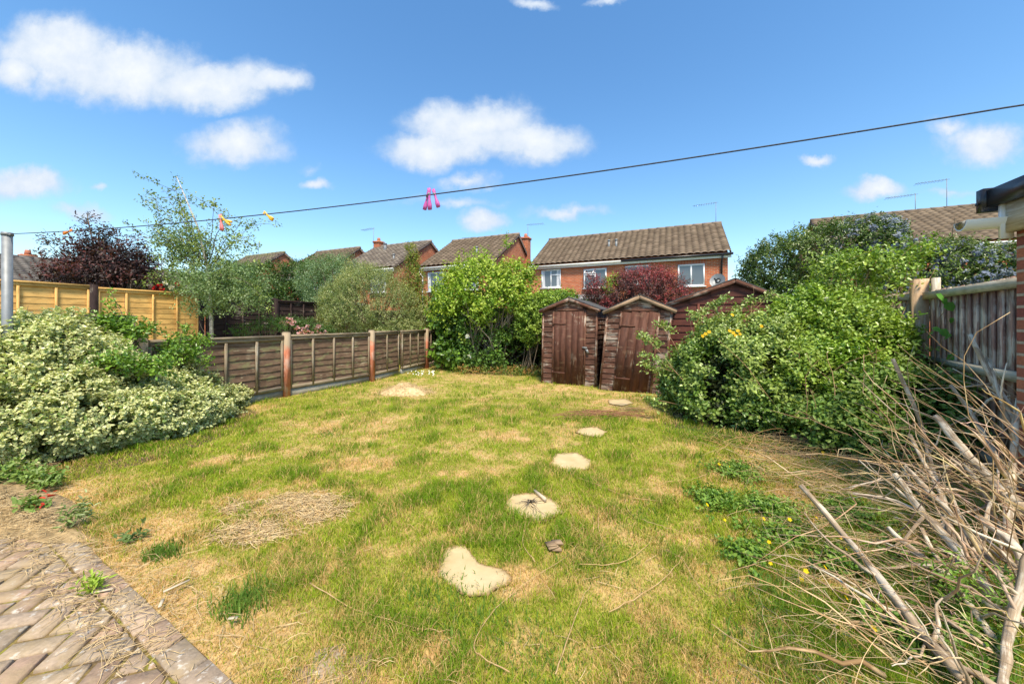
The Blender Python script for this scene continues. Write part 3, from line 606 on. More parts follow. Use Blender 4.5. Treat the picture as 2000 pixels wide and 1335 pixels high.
# polycarbonate conservatory roof
O = at(1040, 590, 15); cs = thing('conservatory', (O[0], O[1], 0), 'glazed conservatory roof ridge peeping out between green tree and first shed', 'conservatory')
T = lambda a, b_, z: np.array([O[0], O[1], 0])+HU*a+HD*b_+UP*z
b = MB(); A = [T(-.7, 0, 2.15), T(1.6, 0, 2.05), T(1.2, 1.2, 2.5), T(.1, 1.2, 2.55)]
b.quad(A[0], A[1], A[2], A[3]); b.quad(A[0], A[3], T(-.4, 2.6, 2.55), T(-.9, 2.6, 2.15)); b.build('roof', M_POLY, cs)
b = MB()
for k in range(6): b.beam(A[0]+(A[1]-A[0])*k/5+UP*.02, A[3]+(A[2]-A[3])*k/5+UP*.02, .05, .03)
b.beam(A[0], A[1], .1, .05); b.beam(A[3], A[2], .08, .06); b.build('glazing_bars', M_WHITE, cs)
b = MB(); b.quad(T(-.6, .03, 0), T(1.5, .03, 0), T(1.5, .03, 2.03), T(-.6, .03, 2.1)); b.build('front_glazing', M_GLASS, cs)

# near brick extension at the right edge
cx, cy = 3.21, 2.28
ex = thing('brick_extension', (cx, cy, 0), 'mottled brick wall end with black roof edge and white gutter at the right edge', 'building')
K = np.array([cx, cy, 0]); b = MB(); zt = 2.0
for (A, B) in ((K-HD*.45, K), (K, K+HU*1.6), (K-HD*.45+HU*1.6, K-HD*.45), (K+HU*1.6, K-HD*.45+HU*1.6)):
    b.quad(A, B, B+UP*zt, A+UP*zt, off=(0.1, 0))
b.build('wall', M_NEARB, ex)
b = MB(); b.ob(K-HD*.22+UP*2.07-HU*.035, (HD, UP, HU), (.23, .095, .02)); b.build('fascia_board', M_CREAM, ex)
b = MB(); b.ob(K-HD*.0-HU*.045+UP*2.055, (UP, HU, HD), (.115, .028, .012)); b.build('end_plate', M_WHITE, ex)
n = 10; a_ = [math.pi+math.pi*k/n for k in range(n+1)]; gc = K-HU*.235+HD*.035+UP*2.075; pv = []
for s_ in (0, .5):
    for r in (.062, .054): pv += [gc+HU*s_+HD*math.cos(t_)*r+UP*math.sin(t_)*r for t_ in a_]
Fs = []; m_ = n+1
for k in range(n): Fs += [[k, k+1, 2*m_+k+1, 2*m_+k], [m_+k, 3*m_+k, 3*m_+k+1, m_+k+1], [k, m_+k, m_+k+1, k+1]]
Fs.append([m_+k for k in range(m_)]); mk('gutter', pv, Fs, M_WHITE, ex)
b = MB(); b.ob(K-HU*.04-HD*.22+UP*2.215, (HD, HU, UP), (.28, .07, .055)); b.ob(K-HU*.06+HD*.07+UP*2.21, (HD, HU, UP), (.03, .065, .075)); b.tube([K-HU*.13+HD*.075+UP*2.19, K-HU*.14+HD*.075+UP*2.19], .01, 8); b.build('roof_edge', M_BLACK, ex)
b = MB(); rl = nrm(HU+UP*.45); b.ob(K+HU*.02-HD*.22+UP*2.28+rl*.9, (rl, HD, np.cross(rl, HD)), (.9, .28, .02)); b.build('roof', M_FELT, ex)

# ------------------------------------------------------------------ fences
def lap_panel(b, A, B, z0, z1, out, nb=9, wav=.014, frame=None, nf=3, pale=.25, fcol=(1, 1, 1), under=0):
    """waney lap panel between ground points A and B; 'out' is the visible side"""
    A = np.array([*A[:2], 0.]); B = np.array([*B[:2], 0.]); d_ = B-A; l = np.linalg.norm(d_); d_ /= l; n = 18; hb = (z1-z0)/nb; s = np.linspace(0, l, n)
    for k in range(nb):
        zb = z0+k*hb; zt = zb+hb*1.25; ph = U(0, 99); lo = zb+wav*(fbm(np.stack([s*2.2+ph, s*0, s*0+ph], -1), 3)-.5)*3.5*(wav > 0)
        t1 = .022 if wav else .012; sh_ = U(.85, 1.1); c = (sh_,)*3; ep = tuple(np.array(c)*(1+pale*3)); o_ = (U(0, 90), U(0, 90))
        for i in range(n-1):
            P = lambda j, z, off: A+d_*s[j]+out*off+UP*z
            b.add([P(i, lo[i], t1), P(i+1, lo[i+1], t1), P(i+1, zt, .003), P(i, zt, .003)], [[0, 1, 2, 3]], [[(s[i]+o_[0], o_[1]), (s[i+1]+o_[0], o_[1]), (s[i+1]+o_[0], hb+o_[1]), (s[i]+o_[0], hb+o_[1])]], c)
            b.add([P(i, lo[i], t1-.012), P(i+1, lo[i+1], t1-.012), P(i+1, lo[i+1], t1), P(i, lo[i], t1)], [[0, 1, 2, 3]], [[(s[i]+o_[0], 5+o_[1]), (s[i+1]+o_[0], 5+o_[1]), (s[i+1]+o_[0], 5.01+o_[1]), (s[i]+o_[0], 5.01+o_[1])]], ep)
    b.ob((A+B)/2+UP*((z0+z1)/2)-out*.008, (d_, out, UP), (l/2, .004, (z1-z0)/2-.004), (.8, .8, .8))
def frame_panel(b, A, B, z0, z1, out, nf=3, top=True, w=.04, bot=True):
    A = np.array([*A[:2], 0.]); B = np.array([*B[:2], 0.]); d_ = B-A; l = np.linalg.norm(d_); d_ /= l
    if top: b.ob((A+B)/2+UP*(z1+.012)+out*.02, (d_, out, UP), (l/2, .038, .022)); b.ob((A+B)/2+UP*(z1-.035)+out*.036, (d_, out, UP), (l/2, .012, .025))
    if bot: b.ob((A+B)/2+UP*(z0+.03)+out*.034, (d_, out, UP), (l/2, .012, .035))
    for k in range(nf+2):
        x = .025 if k == 0 else (l-.025 if k == nf+1 else l*k/(nf+1))
        b.ob(A+d_*x+UP*((z0+z1)/2)+out*.036, (UP, d_, out), ((z1-z0)/2-.01, w/2, .011))
LFd = nrm(np.array([1.65, 4.14, 0])); LFo = np.array([LFd[1], -LFd[0], 0])
P0 = np.array([-4.28, 6.76, 0]); P1 = np.array([-3.36, 8.52, 0]); P2 = np.array([-2.63, 10.9, 0]); PM = P1+(P2-P1)*.46; PB = P0-LFd*2.05; PC = PB-LFd*1.95; PD = PC-LFd*2.0
P3 = np.array([-2.45, 12.7, 0])
lf = thing('garden_fence', P0, 'low waney lap fence on concrete gravel boards along the left of the lawn', 'fence')
def out_of(A, B): d_ = nrm(B-A); return np.array([d_[1], -d_[0], 0])
runs = [(PD, PC, .15, 1.46, 3), (PC, PB, .15, 1.46, 3), (PB, P0, .15, 1.13, 3), (P0, P1, .15, 1.14, 3), (P1, PM, .15, 1.16, 1), (PM, P2, .15, 1.16, 2), (P2, P3, .10, 1.15, 4)]
for (A, B, z0, z1, nf) in runs:
    o_ = out_of(A, B); d_ = nrm(B-A); A2 = A+d_*.06; B2 = B-d_*.06
    b = MB(); lap_panel(b, A2, B2, z0, z1, o_, 8); pn = b.build('fence_panel', M_PANEL, lf)
    b = MB(); frame_panel(b, A2, B2, z0, z1, o_, nf); b.build('panel_frame', M_RAIL, pn)
    b = MB(); b.ob((A2+B2)/2+UP*.07, (d_, o_, UP), (np.linalg.norm(B2-A2)/2, .025, .075)); b.build('gravel_board', M_CONC, lf)
for P in (P0, P1, P2, PB, PC, PD):
    h_ = 1.215 if P is not PC and P is not PD else 1.5
    b = MB(); b.ob(P+UP*h_/2+LFo*.03, (LFd, LFo, UP), (.05, .05, h_/2)); b.ob(P+UP*(h_+.008)+LFo*.03, (LFd, LFo, UP), (.045, .045, .008), (.7, .7, .7)); b.build('post', M_POST, lf)
# neighbour's golden and dark fence
NF = P0+np.array([-4.18, 1.64, 0]); npnt = lambda t_: NF+LFd*t_
gf = thing('golden_lap_fence', npnt(-2), 'new golden lap fence of wide panels with a dark brown post, far left', 'fence')
zt_ = 2.15
spl = [-8.6, -6.7, -4.78, -2.86, -.94, .98]
spl = [s + .0 for s in spl]
for k in range(5):
    A = npnt(spl[k]+.05); B = npnt(spl[k+1]-.05); b = MB(); lap_panel(b, A, B, .25, zt_-.03*(k > 3), LFo, 15, .0, pale=.0); pn = b.build('fence_panel', M_YEL, gf)
    b = MB(); frame_panel(b, A, B, .25, zt_-.03*(k > 3), LFo, 3, w=.034, bot=False); b.c = [(.80, .80, .80)]*len(b.c); b.build('panel_frame', M_YEL, pn)
    b = MB(); b.ob(npnt(spl[k+1])+UP*1.1, (LFd, LFo, UP), (.06, .06, 1.10)); b.build('post', M_DARKF, gf)
df = thing('dark_lap_fence', npnt(2), 'old black brown lap fence with peeling boards behind the birch', 'fence')
for k in range(3):
    A = npnt(1.1+k*1.9); B = npnt(1.1+(k+1)*1.9-.1); b = MB(); lap_panel(b, A, B, .2, 2.08, LFo, 13, .008, pale=.2); pn = b.build('fence_panel', M_DARKF, df)
    b = MB(); frame_panel(b, A, B, .2, 2.08, LFo, 3, w=.045); b.build('panel_frame', M_DARKF, pn)
    b = MB(); b.ob(B+LFd*.05+UP*1.07, (LFd, LFo, UP), (.06, .06, 1.09)); b.build('post', M_DARKF, df)
# dark fence that turns and closes the neighbour's and this garden
bf = thing('back_fence', (0, 12, 0), 'dark stained boundary fence behind the green tree and shrubs', 'fence')
c1 = npnt(1.1+5.7)
for (A, n) in ((c1, 5), (np.array([-2.3, 13.2, 0]), 4)):
    for k in range(n):
        A_ = A+HU*(1.85*k+.05); B_ = A+HU*(1.85*(k+1)-.05); b = MB(); lap_panel(b, A_, B_, .1, 1.85, -HD, 12, .006, pale=.15); pn = b.build('fence_panel', M_DARKF, bf)
        b = MB(); frame_panel(b, A_, B_, .1, 1.85, -HD, 3, w=.045); b.build('panel_frame', M_DARKF, pn)
        b = MB(); b.ob(B_+HU*.05+UP*.95, (HU, HD, UP), (.05, .05, .97)); b.build('post', M_DARKF, bf)
# right closeboard fence
def closeboard(root, A, B, z1, out, nb, rails=(.12, .94, 1.74), railh=.085):
    A = np.array([*A[:2], 0.]); B = np.array([*B[:2], 0.]); d_ = B-A; l = np.linalg.norm(d_); d_ /= l; w = l/nb; b = MB()
    for k in range(nb):
        c = A+d_*(w*(k+.5))-out*.02; hh = z1-.03+U(-.006, .006); k_ = U(.8, 1.15); tint = (k_, k_*U(.95, 1.0), k_*U(.93, 1))
        n2 = nrm(out+d_*.14); b.ob(c+UP*(hh/2+.03), (UP, nrm(np.cross(UP, n2)), n2), (hh/2, w/2*1.12, .008), tint)
    b.build('boards', M_CLOSE, root)
    for z in rails:
        b = MB(); b.ob((A+B)/2+UP*z+out*.022, (d_, UP, out), (l/2, railh/2, .024)); b.build('rail', M_CREAM, root)
rp = np.array([5.30, 4.60, 0]); rn = np.array([4.0, 2.55, 0]); rf_ = np.array([5.02, 6.35, 0])
rfn = thing('closeboard_fence', rp, 'tall closeboard fence with peeling brown boards and pale rails, right side', 'fence')
oR = -out_of(rn, rp)
closeboard(rfn, rn, rp-nrm(rp-rn)*.08, 1.80, oR, 17)
oR2 = -out_of(rp, rf_); closeboard(rfn, rp+nrm(rf_-rp)*.1, rf_, 1.80, oR2, 15)
b = MB(); b.ob(rp+UP*.98+oR*.05, (nrm(rp-rn), oR, UP), (.065, .07, .98)); b.build('post', M_ORPOST, rfn)
b = MB(); b.ob(rp+UP*.97-oR*.06+nrm(rp-rn)*-.11+UP*0, (nrm(rp-rn), oR, UP), (.04, .03, .99)); b.build('post', M_CREAM, rfn)

# ------------------------------------------------------------------ sheds
def shed(label, O, u, wd, dp, ez, rz, lean, door, name='garden_shed', mw=M_SHED, md=M_SHEDD, mt=M_SHED, apex=.5, doorw=None, ezr=None, planks=5, lap=.115, padlock=False, twist=0, dskew=0, felt=True, door_top=None):
    O = np.array([O[0], O[1], 0.]); u = nrm(np.array([*u, 0.])); d_ = np.array([-u[1], u[0], 0.]); ezr = ezr or ez
    T = lambda a, b_, z: O+u*(a+lean*z)+d_*(b_+twist*z)+UP*z
    h = thing(name, O, label, 'shed', 'old brown garden sheds'); xa = wd*apex
    uz = nrm(UP+u*lean+d_*twist); d0, d1 = door; dtop = door_top or ez-.04
    def laps(b, a0, a1, z0, z1, side='f', topfn=None):
        n = max(1, int(round((z1-z0)/lap))); hb = (z1-z0)/n
        for k in range(n):
            zb = z0+hb*k; zt = zb+hb*1.12; sg = U(-.006, .006); kk = U(.82, 1.12); c = (kk, kk, kk); ep = (kk*3.6, kk*3.3, kk*2.9)
            if side == 'f': P = lambda a, z, off: T(a, -off, z)
            elif side == 'l': P = lambda a, z, off: T(-off, a, z)
            else: P = lambda a, z, off: T(wd+off, a, z)
            a0_, a1_ = a0, a1
            if topfn: a0_, a1_ = topfn(zt); 
            if a1_-a0_ < .03: continue
            n_ = 5; o_ = (U(0, 80), U(0, 80)); s = np.linspace(a0_, a1_, n_); lo = zb+sg*np.linspace(-1, 1, n_)+rng.uniform(-.003, .003, n_)
            for i in range(n_-1):
                b.add([P(s[i], lo[i], .022), P(s[i+1], lo[i+1], .022), P(s[i+1], zt, .004), P(s[i], zt, .004)], [[0, 1, 2, 3]], [[(s[i]+o_[0], o_[1]), (s[i+1]+o_[0], o_[1]), (s[i+1]+o_[0], hb+o_[1]), (s[i]+o_[0], hb+o_[1])]], c)
                b.add([P(s[i], lo[i]-.001, .010), P(s[i+1], lo[i+1]-.001, .010), P(s[i+1], lo[i+1]+.003, .0235), P(s[i], lo[i]+.003, .0235)], [[0, 1, 2, 3]], [[(s[i]+o_[0], 3+o_[1]), (s[i+1]+o_[0], 3+o_[1]), (s[i+1]+o_[0], 3.02+o_[1]), (s[i]+o_[0], 3.02+o_[1])]], ep)
    b = MB(); laps(b, 0, d0-.02, .02, ez-.03); laps(b, d1+.02, wd, .02, ez-.03)
    laps(b, 0, dp, .02, ez, 'l'); laps(b, 0, dp, .02, ezr, 'r')
    gf_ = lambda z: ((z-ez)/(rz-ez)*xa+.02 if z > ez else 0, wd-max(0, (z-ezr))/(rz-ezr)*(wd-xa)-.02)
    laps(b, 0, wd, dtop+.03, rz-.03, 'f', gf_)
    # inner shell so nothing shows through
    for (A, B) in (((0, 0), (wd, 0)), ((wd, 0), (wd, dp)), ((wd, dp), (0, dp)), ((0, dp), (0, 0))):
        b.quad(T(A[0], A[1], 0), T(B[0], B[1], 0), T(B[0], B[1], min(ez, ezr)), T(A[0], A[1], min(ez, ezr)), (.5, .5, .5))
    for y in (0, dp): b.poly([T(0, y, ez-.1), T(wd, y, ez-.1), T(wd, y, ezr), T(xa, y, rz-.01), T(0, y, ez)], [(0, 0), (wd, 0), (wd, .4), (xa, .6), (0, .4)], (.5, .5, .5))
    b.build('wall', mw, h)
    # corner and door trim
    b = MB()
    for a in (-.005, d0-.022, d1+.022, wd+.005): b.beam(T(a, -.024, .0), T(a, -.024, (ez if a < xa else ezr)-.02), .042, .022, u, (1.25, 1.2, 1.15))
    b.beam(T(d0-.02, -.024, dtop+.02), T(d1+.02, -.024, dtop+.02), .05, .022, UP, (1.1, 1.05, 1)); b.build('trim', mw, h)
    # door of vertical planks, its own lean
    D = MB(); w_ = (d1-d0)/planks
    for k in range(planks):
        a = d0+w_*(k+.5); dz = U(-.02, .0); kk = U(.88, 1.12)
        D.beam(T(a-dskew, -.034+U(-.002, .002), .0-.01+dz), T(a+dskew*.2, -.034, dtop-.005+U(-.008, 0)), w_-.005, .018, u, (kk, kk, kk))
    do = D.build('door', md, h)
    for z in (dtop-.28, .28): b = MB(); b.beam(T(d0-.01, -.046, z), T(d0+.27, -.046, z-.01), .035, .006, UP); b.beam(T(d0-.035, -.046, z), T(d0-.005, -.046, z), .08, .008, UP); b.build('hinge', md, do)
    if padlock:
        b = MB(); c = T(d1+.06, -.055, .80); b.ob(c-UP*.02+u*.03, (nrm(UP-u*.4), u, d_), (.045, .025, .012)); b.tube([c+u*-.01+UP*.02, c+u*-.02+UP*.06, c+u*.01+UP*.075, c+u*.03+UP*.03], .006, 6)
        b.beam(c-u*.08+UP*.06, c+u*.02+UP*.05, .03, .008, UP); b.build('padlock', M_METAL, do)
    ov, fo = .09, .07
    r_ = MB(); th = .018
    sL, sR = (rz-ez)/xa, (rz-ezr)/(wd-xa)
    for (A, B) in (((-ov, ez-ov*sL), (xa, rz)), ((wd+ov, ezr-ov*sR), (xa, rz))):
        p0, p1, p2, p3 = T(A[0], -fo, A[1]+.02), T(B[0], -fo, B[1]+.02), T(B[0], dp+fo, B[1]+.02), T(A[0], dp+fo, A[1]+.02)
        r_.quad(p0, p1, p2, p3); r_.quad(p0+UP*th, p1+UP*th, p2+UP*th, p3+UP*th); r_.quad(p0, p1, p1+UP*th, p0+UP*th); r_.quad(p0, p3, p3+UP*th, p0+UP*th); r_.quad(p3, p2, p2+UP*th, p3+UP*th)
    r_.build('roof', M_FELT, h)
    for (A, B) in (((-ov, ez-ov*sL), (xa, rz)), ((wd+ov, ezr-ov*sR), (xa, rz))):
        b = MB(); b.beam(T(A[0], -fo-.012, A[1]-.02), T(B[0], -fo-.012, B[1]-.025), .066, .02, UP, (1.08, 1.0, .95)); b.build('barge_board', mt, h)
    return h, T
shed('narrow brown lap shed with a padlocked door, leftmost of the three sheds', (.71, 8.3), (1.09, -.52), 1.22, 1.8, 1.70, 1.94, .018, (.27, .95), padlock=True)
shed('narrow brown shed tilting to the right, between the other two sheds', (1.84, 7.47), (1.05, -.54), 1.2, 1.8, 1.66, 1.93, .10, (.30, .96), mt=M_TRIMW, planks=4, dskew=.05)
shed('wide reddish brown shed with double door, rightmost and half buried in brambles', (3.05, 7.05), (1.05, -.50), 1.95, 2.4, 1.78, 2.18, .04, (.50, 1.55), mw=M_SHED3, md=M_SHED3, apex=.54, ezr=1.74, planks=8, lap=.13, door_top=1.58)
b = MB()
for k in range(5):
    x0 = 1.86+U(-.02, .02); y0 = 7.9+k*.03; b.beam((x0+k*.012, y0, 0), (x0+.05+k*.02, y0+.25, 1.28+U(-.12, .05)), .03, .015, (1, 0, 0), (U(.8, 1.3),)*3)
tag(b.build('timber_offcuts', M_TRIMW, origin=(1.9, 7.9, 0)), 'bundle of thin timber battens wedged in the gap between the two narrow sheds', 'timber')

# ------------------------------------------------------------------ washing line
pb = np.array([-5.07, 3.60, 0]); LA = np.array([-5.07, 3.6, 2.29]); LB = np.array([2.2, 1.55, 2.34])
po = thing('line_post', pb, 'grey metal washing line post standing in the variegated bush', 'post')
b = MB(); b.tube([pb, pb+UP*1.1, pb+UP*2.29], .036, 16); b.build('pole', M_METAL, po, smooth=True)
b = MB(); b.tube([pb+UP*2.275, pb+UP*2.305], [.043, .040], 16); b.tube([pb+UP*2.28, pb+UP*2.28+np.array([.06, -.02, 0])], .008, 6); b.build('post_cap', M_METAL, po)
def line(s): p_ = LA+(LB-LA)*s; return p_-UP*.40*s*(1-s) if s <= 1 else LA+(LB-LA)*s+UP*.15*(s-1)
b = MB(); b.tube([line(s) for s in np.linspace(0.006, 1.12, 80)], .0038, 6); tag(b.build('washing_line', M_ROPE, origin=LB), 'dark thin washing line sagging across the sky from the grey post', 'washing line')
def peg(s, mat, ang, label, open_=.16, ln=.11, yaw=0, group='clothes pegs on the washing line', off=.0):
    c = line(s); dl = nrm(line(s+.01)-line(s-.01)); side = nrm(np.cross(dl, UP))
    dn = nrm(-UP*math.cos(ang)+dl*math.sin(ang)); wv = nrm(np.cross(dn, side)); 
    pg = thing('clothes_peg', c, label, 'clothes peg', group)
    for sg in (-1, 1):
        b = MB(); ax = nrm(dn+wv*sg*open_); pts = [c+side*off-dn*ln*.28-wv*sg*ln*open_*.5+ax*ln*k for k in (0, .12, .3, .5, .8, 1.0)]
        b.tube(pts, [.005, .007, .006, .007, .011, .008], 8); b.build('prong', mat, pg, smooth=True)
    b = MB(); b.tube([c+side*(off-.009), c+side*(off+.009)], .008, 8); b.build('spring', M_METAL, pg)
def s_at(px):
    r_ = (px-1000)/F; f_ = lambda s: line(s)[0]-r_*line(s)[1]; lo, hi = 0., 1.
    for _ in range(40):
        md_ = (lo+hi)/2
        if f_(md_) < 0: lo = md_
        else: hi = md_
    return lo
peg(s_at(136), M_ORANGE, -1.35, 'orange peg nearest the grey post', .10, .13)
peg(s_at(431), M_CORAL, .15, 'coral pink peg hanging straight down beside a yellow one', .14, .13)
peg(s_at(435), M_YPEG, 1.1, 'yellow peg crossed over the coral pink one', .2, .14)
peg(s_at(520), M_YPEG, .95, 'single orange yellow peg right of the birch', .14, .11)
for px, sg, of, lb in ((832, -.25, -.02, 'purple pink peg, left of the bunch of three'), (840, .05, .012, 'purple pink peg, middle and lowest of the bunch'), (849, .3, .0, 'purple pink peg, right of the bunch of three')):
    peg(s_at(px), M_PINK, sg, lb, .09, .125 if of < .01 else .14, off=of)

# ------------------------------------------------------------------ foliage
TPL = {
 'kite': (np.array([(0, 0, 0), (.45, .5, .05), (1, 0, -.08), (.45, -.5, .05)]), [(0, 1, 2, 3)], np.array([0, 1, 0, 1])),
 'ovate': (np.array([(0, 0, 0), (.28, .46, .10), (.70, .36, .06), (1, 0, -.10), (.70, -.36, .06), (.28, -.46, .10)]), [(0, 3, 2, 1), (0, 5, 4, 3)], np.array([0, 1, 1, .4, 1, 1]))}
def leafgeo(P, D, Nn, L_, asp, tpl):
    tv, tf, te = TPL[tpl]; n = len(P); D = nrm(D); Nn = nrm(Nn-D*np.sum(Nn*D, -1, keepdims=True)); S_ = np.cross(Nn, D)
    V = P[:, None]+L_[:, None, None]*(tv[None, :, 0:1]*D[:, None]+tv[None, :, 1:2]*asp*S_[:, None]+tv[None, :, 2:3]*Nn[:, None])
    k = len(tv); Fc = (np.arange(n)[:, None, None]*k+np.array(tf)[None]).reshape(-1, len(tf[0]))
    return V.reshape(-1, 3), Fc, k, te
def foliage(name, blobs, n, leaf, asp, pal, parent, mat=None, shell=.35, spr=7, sl=.12, gap=0., gf_=2.5, lump=.22, up=.5, outw=.5, tpl='ovate', edge=None, tip=None, tipw=.5, zmin=.02, droop=0, cvar=.25, seed=None, label=None):
    global rng
    keep = rng; 
    rng = np.random.default_rng(seed if seed is not None else abs(hash(name)) % 1000 if False else len(name)*17+int(n) % 991)
    B = np.array([b[:6] for b in blobs], float); wt = np.array([b[6] if len(b) > 6 else 1 for b in blobs])
    ar = (B[:, 3]*B[:, 4]+B[:, 4]*B[:, 5]+B[:, 3]*B[:, 5])*wt; nc = n//spr; bi = rng.choice(len(B), int(nc*2.2), p=ar/ar.sum())
    u = nrm(rng.normal(size=(len(bi), 3))); c = B[bi, :3]; r = B[bi, 3:6]
    rho = 1-np.abs(rng.normal(0, shell, len(bi))); rho = np.clip(rho, .05, 1)
    ph = (bi*3.7)[:, None]; lm = 1+lump*2*(fbm(u*1.9+ph+5, 3)-.5)+lump*1.2*(fbm(u*5+ph, 2)-.5)
    P = c+u*r*(rho*lm)[:, None]
    ok = P[:, 2] > zmin
    for k in range(len(B)):      # thin out what lies deep inside a neighbouring lobe
        q = np.linalg.norm((P-B[k, :3])/B[k, 3:6], axis=1); ok &= ~((q < .68) & (bi != k) & (rng.random(len(P)) < .75))
    if gap: ok &= fbm(P*gf_+31, 3) > gap
    P, u, rho, bi = P[ok][:nc], u[ok][:nc], (rho*lm)[ok][:nc], bi[ok][:nc]; m_ = len(P)
    o = nrm(u*outw+np.array([0, 0, up-droop])+rng.normal(0, .35, (m_, 3)))
    j = np.tile(np.arange(spr), m_); ci = np.repeat(np.arange(m_), spr); O_ = o[ci]; tt = (j+.5)/spr; N_ = len(ci)
    sd_ = nrm(np.cross(O_, rng.normal(size=(m_, 3))[ci])); sg = np.where(j % 2, 1, -1)[:, None]
    LP = P[ci]+O_*(tt*sl*rng.uniform(.6, 1.2, m_)[ci])[:, None]+rng.normal(0, leaf*.25, (N_, 3))
    D = nrm(O_*.45+sd_*sg*(1-.3*tt[:, None])+rng.normal(0, .35, (N_, 3))+np.array([0, 0, -droop*.6]))
    Nn = nrm(np.array([0, 0, 1.])*up+u[ci]*outw*.9+rng.normal(0, .38, (N_, 3)))
    Ls = leaf*rng.uniform(.6, 1.25, N_)*(1-.25*tt)
    V, Fc, k, te = leafgeo(LP, D, Nn, Ls, asp, tpl)
    pc = np.array([p_[0] for p_ in pal]); pw = np.array([p_[1] for p_ in pal], float); base = pc[rng.choice(len(pal), m_, p=pw/pw.sum())][ci]
    if tip is not None:
        w_ = np.clip((rho[ci]-.92)*6+(tt-.6)*.8+u[ci][:, 2]*.4+(fbm(P*1.7+9, 2)[ci]-.5)*3, 0, 1)*tipw; base = base*(1-w_[:, None])+np.array(tip)*w_[:, None]
    base = base*np.array([1.28, 1.08, .80])*rng.uniform(1-cvar, 1+cvar, (N_, 1))*(.85+.35*(fbm(P*2.2, 2)[ci][:, None]))
    C = np.repeat(base[:, None], k, 1)
    if edge is not None: 
        ee = np.array(edge)*rng.uniform(.8, 1.1, (N_, 1)); use = (rng.random(N_) < .88)[:, None, None]
        C = np.where(use, C*(1-te[None, :, None])+ee[:, None]*te[None, :, None], C)
    rng = keep
    o_ = mk(name, V, Fc, mat or M_LEAF, parent, col=C.reshape(-1, 3))
    if label: o_['label'] = label
    return o_
def px(px_, py_, Y, rx, rz, ry=None):
    c = at(px_, py_, Y); k = Y/F; return (c[0], c[1], c[2], rx*k, ry if ry is not None else rx*k*.8, rz*k)
def curve(a, b_, n=7, wob=.06, arc=.0):
    a = np.asarray(a, float); b_ = np.asarray(b_, float); t_ = np.linspace(0, 1, n)[:, None]; l = np.linalg.norm(b_-a)
    P = a+(b_-a)*t_+UP*(arc*l*np.sin(np.pi*t_)); off = np.cumsum(rng.normal(0, wob*l/n, (n, 3)), 0)*np.sin(np.pi*t_)**.5; return P+off
def stems(name, base, targets, r0, mat, parent, spread=.1, wob=.1, twigs=3, r1=.3, arc=.03):
    b = MB()
    for tg in targets:
        st = np.array([base[0]+U(-spread, spread), base[1]+U(-spread, spread), base[2]]); P = curve(st, tg, 8, wob, arc); b.tube(P, [r0, r0*.7, r0*r1], 6)
        for k in range(twigs):
            i = int(rng.integers(3, 8)) if len(P) > 7 else 3; q = P[min(i, 7)]; l = np.linalg.norm(np.asarray(tg)-st)*U(.08, .2)
            b.tube(curve(q, q+nrm(rng.normal(size=3)*[1, 1, .5]+[0, 0, .5]+nrm(P[-1]-P[0])*.6)*l, 5, wob), [r0*.35, r0*.12], 4)
    return b.build(name, mat, parent)
def bt(blobs, k=2):
    r = []
    for b_ in blobs:
        for _ in range(k): r.append(np.array(b_[:3])+nrm(rng.normal(size=3)+np.array([0, 0, .6]))*np.array(b_[3:6])*U(.5, .85))
    return r
# -- variegated euonymus, left
EU_B = [(-5.25, 4.0, .78, .72, .80, .80), (-4.95, 4.25, .66, .54, .66, .66), (-4.72, 4.95, .44, .48, .66, .46), (-4.62, 5.75, .16, .32, .50, .26), (-4.60, 4.0, .35, .62, .60, .46),
        (-4.95, 3.50, .38, .60, .42, .54), (-4.28, 4.70, .20, .42, .60, .34), (-4.32, 4.35, .24, .46, .50, .40), (-4.65, 3.75, .50, .45, .4, .42), (-4.78, 4.6, .56, .44, .4, .30), (-5.7, 3.5, .55, .5, .6, .68),
        (-4.42, 5.3, .12, .38, .5, .28), (-5.05, 3.9, 1.08, .45, .4, .42)]
eb = thing('variegated_shrub', (-4.6, 4.3, 0), 'large cream and green variegated shrub sprawling over the fence on the left', 'shrub')
GE = [((.19, .32, .10), 3), ((.28, .38, .14), 2), ((.13, .24, .07), 2)]
EU_B = [(a[0]-.03, a[1], a[2]*.96, a[3]*.88, a[4]*.88, a[5]*.88) for a in EU_B]
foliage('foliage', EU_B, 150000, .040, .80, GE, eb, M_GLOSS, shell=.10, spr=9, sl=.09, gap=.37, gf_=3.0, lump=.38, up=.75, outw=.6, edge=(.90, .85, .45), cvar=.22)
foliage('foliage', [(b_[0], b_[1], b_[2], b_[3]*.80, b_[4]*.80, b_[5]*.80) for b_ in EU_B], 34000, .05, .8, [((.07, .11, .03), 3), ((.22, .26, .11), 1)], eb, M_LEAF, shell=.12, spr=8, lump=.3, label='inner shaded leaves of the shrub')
stems('stems', (-4.6, 4.4, 0), bt(EU_B, 5), .014, M_BARK, eb, .35, .12, 3)
gs = thing('green_sapling', (-4.75, 5.0, 0), 'plain green privet growing up through the variegated shrub', 'shrub')
GB = [px(350, 695, 5.0, 36, 16), px(265, 652, 4.6, 34, 16), px(215, 632, 4.5, 24, 10), px(372, 668, 5.2, 32, 14), px(225, 712, 4.05, 34, 16, .1), px(300, 720, 4.3, 30, 16, .12)]
foliage('foliage', GB, 3400, .05, .65, [((.10, .22, .03), 2), ((.16, .31, .05), 2)], gs, M_GLOSS, shell=.4, spr=8, sl=.16, gap=.38, lump=.4, up=.7)
tp = [at(216, 570, 4.5), at(245, 605, 4.6), at(400, 650, 5.2), at(362, 632, 5.0), at(408, 690, 5.2)]
stems('stems', (-4.75, 5.0, 0), tp+bt(GB, 2), .008, M_BARK, gs, .2, .06, 2)
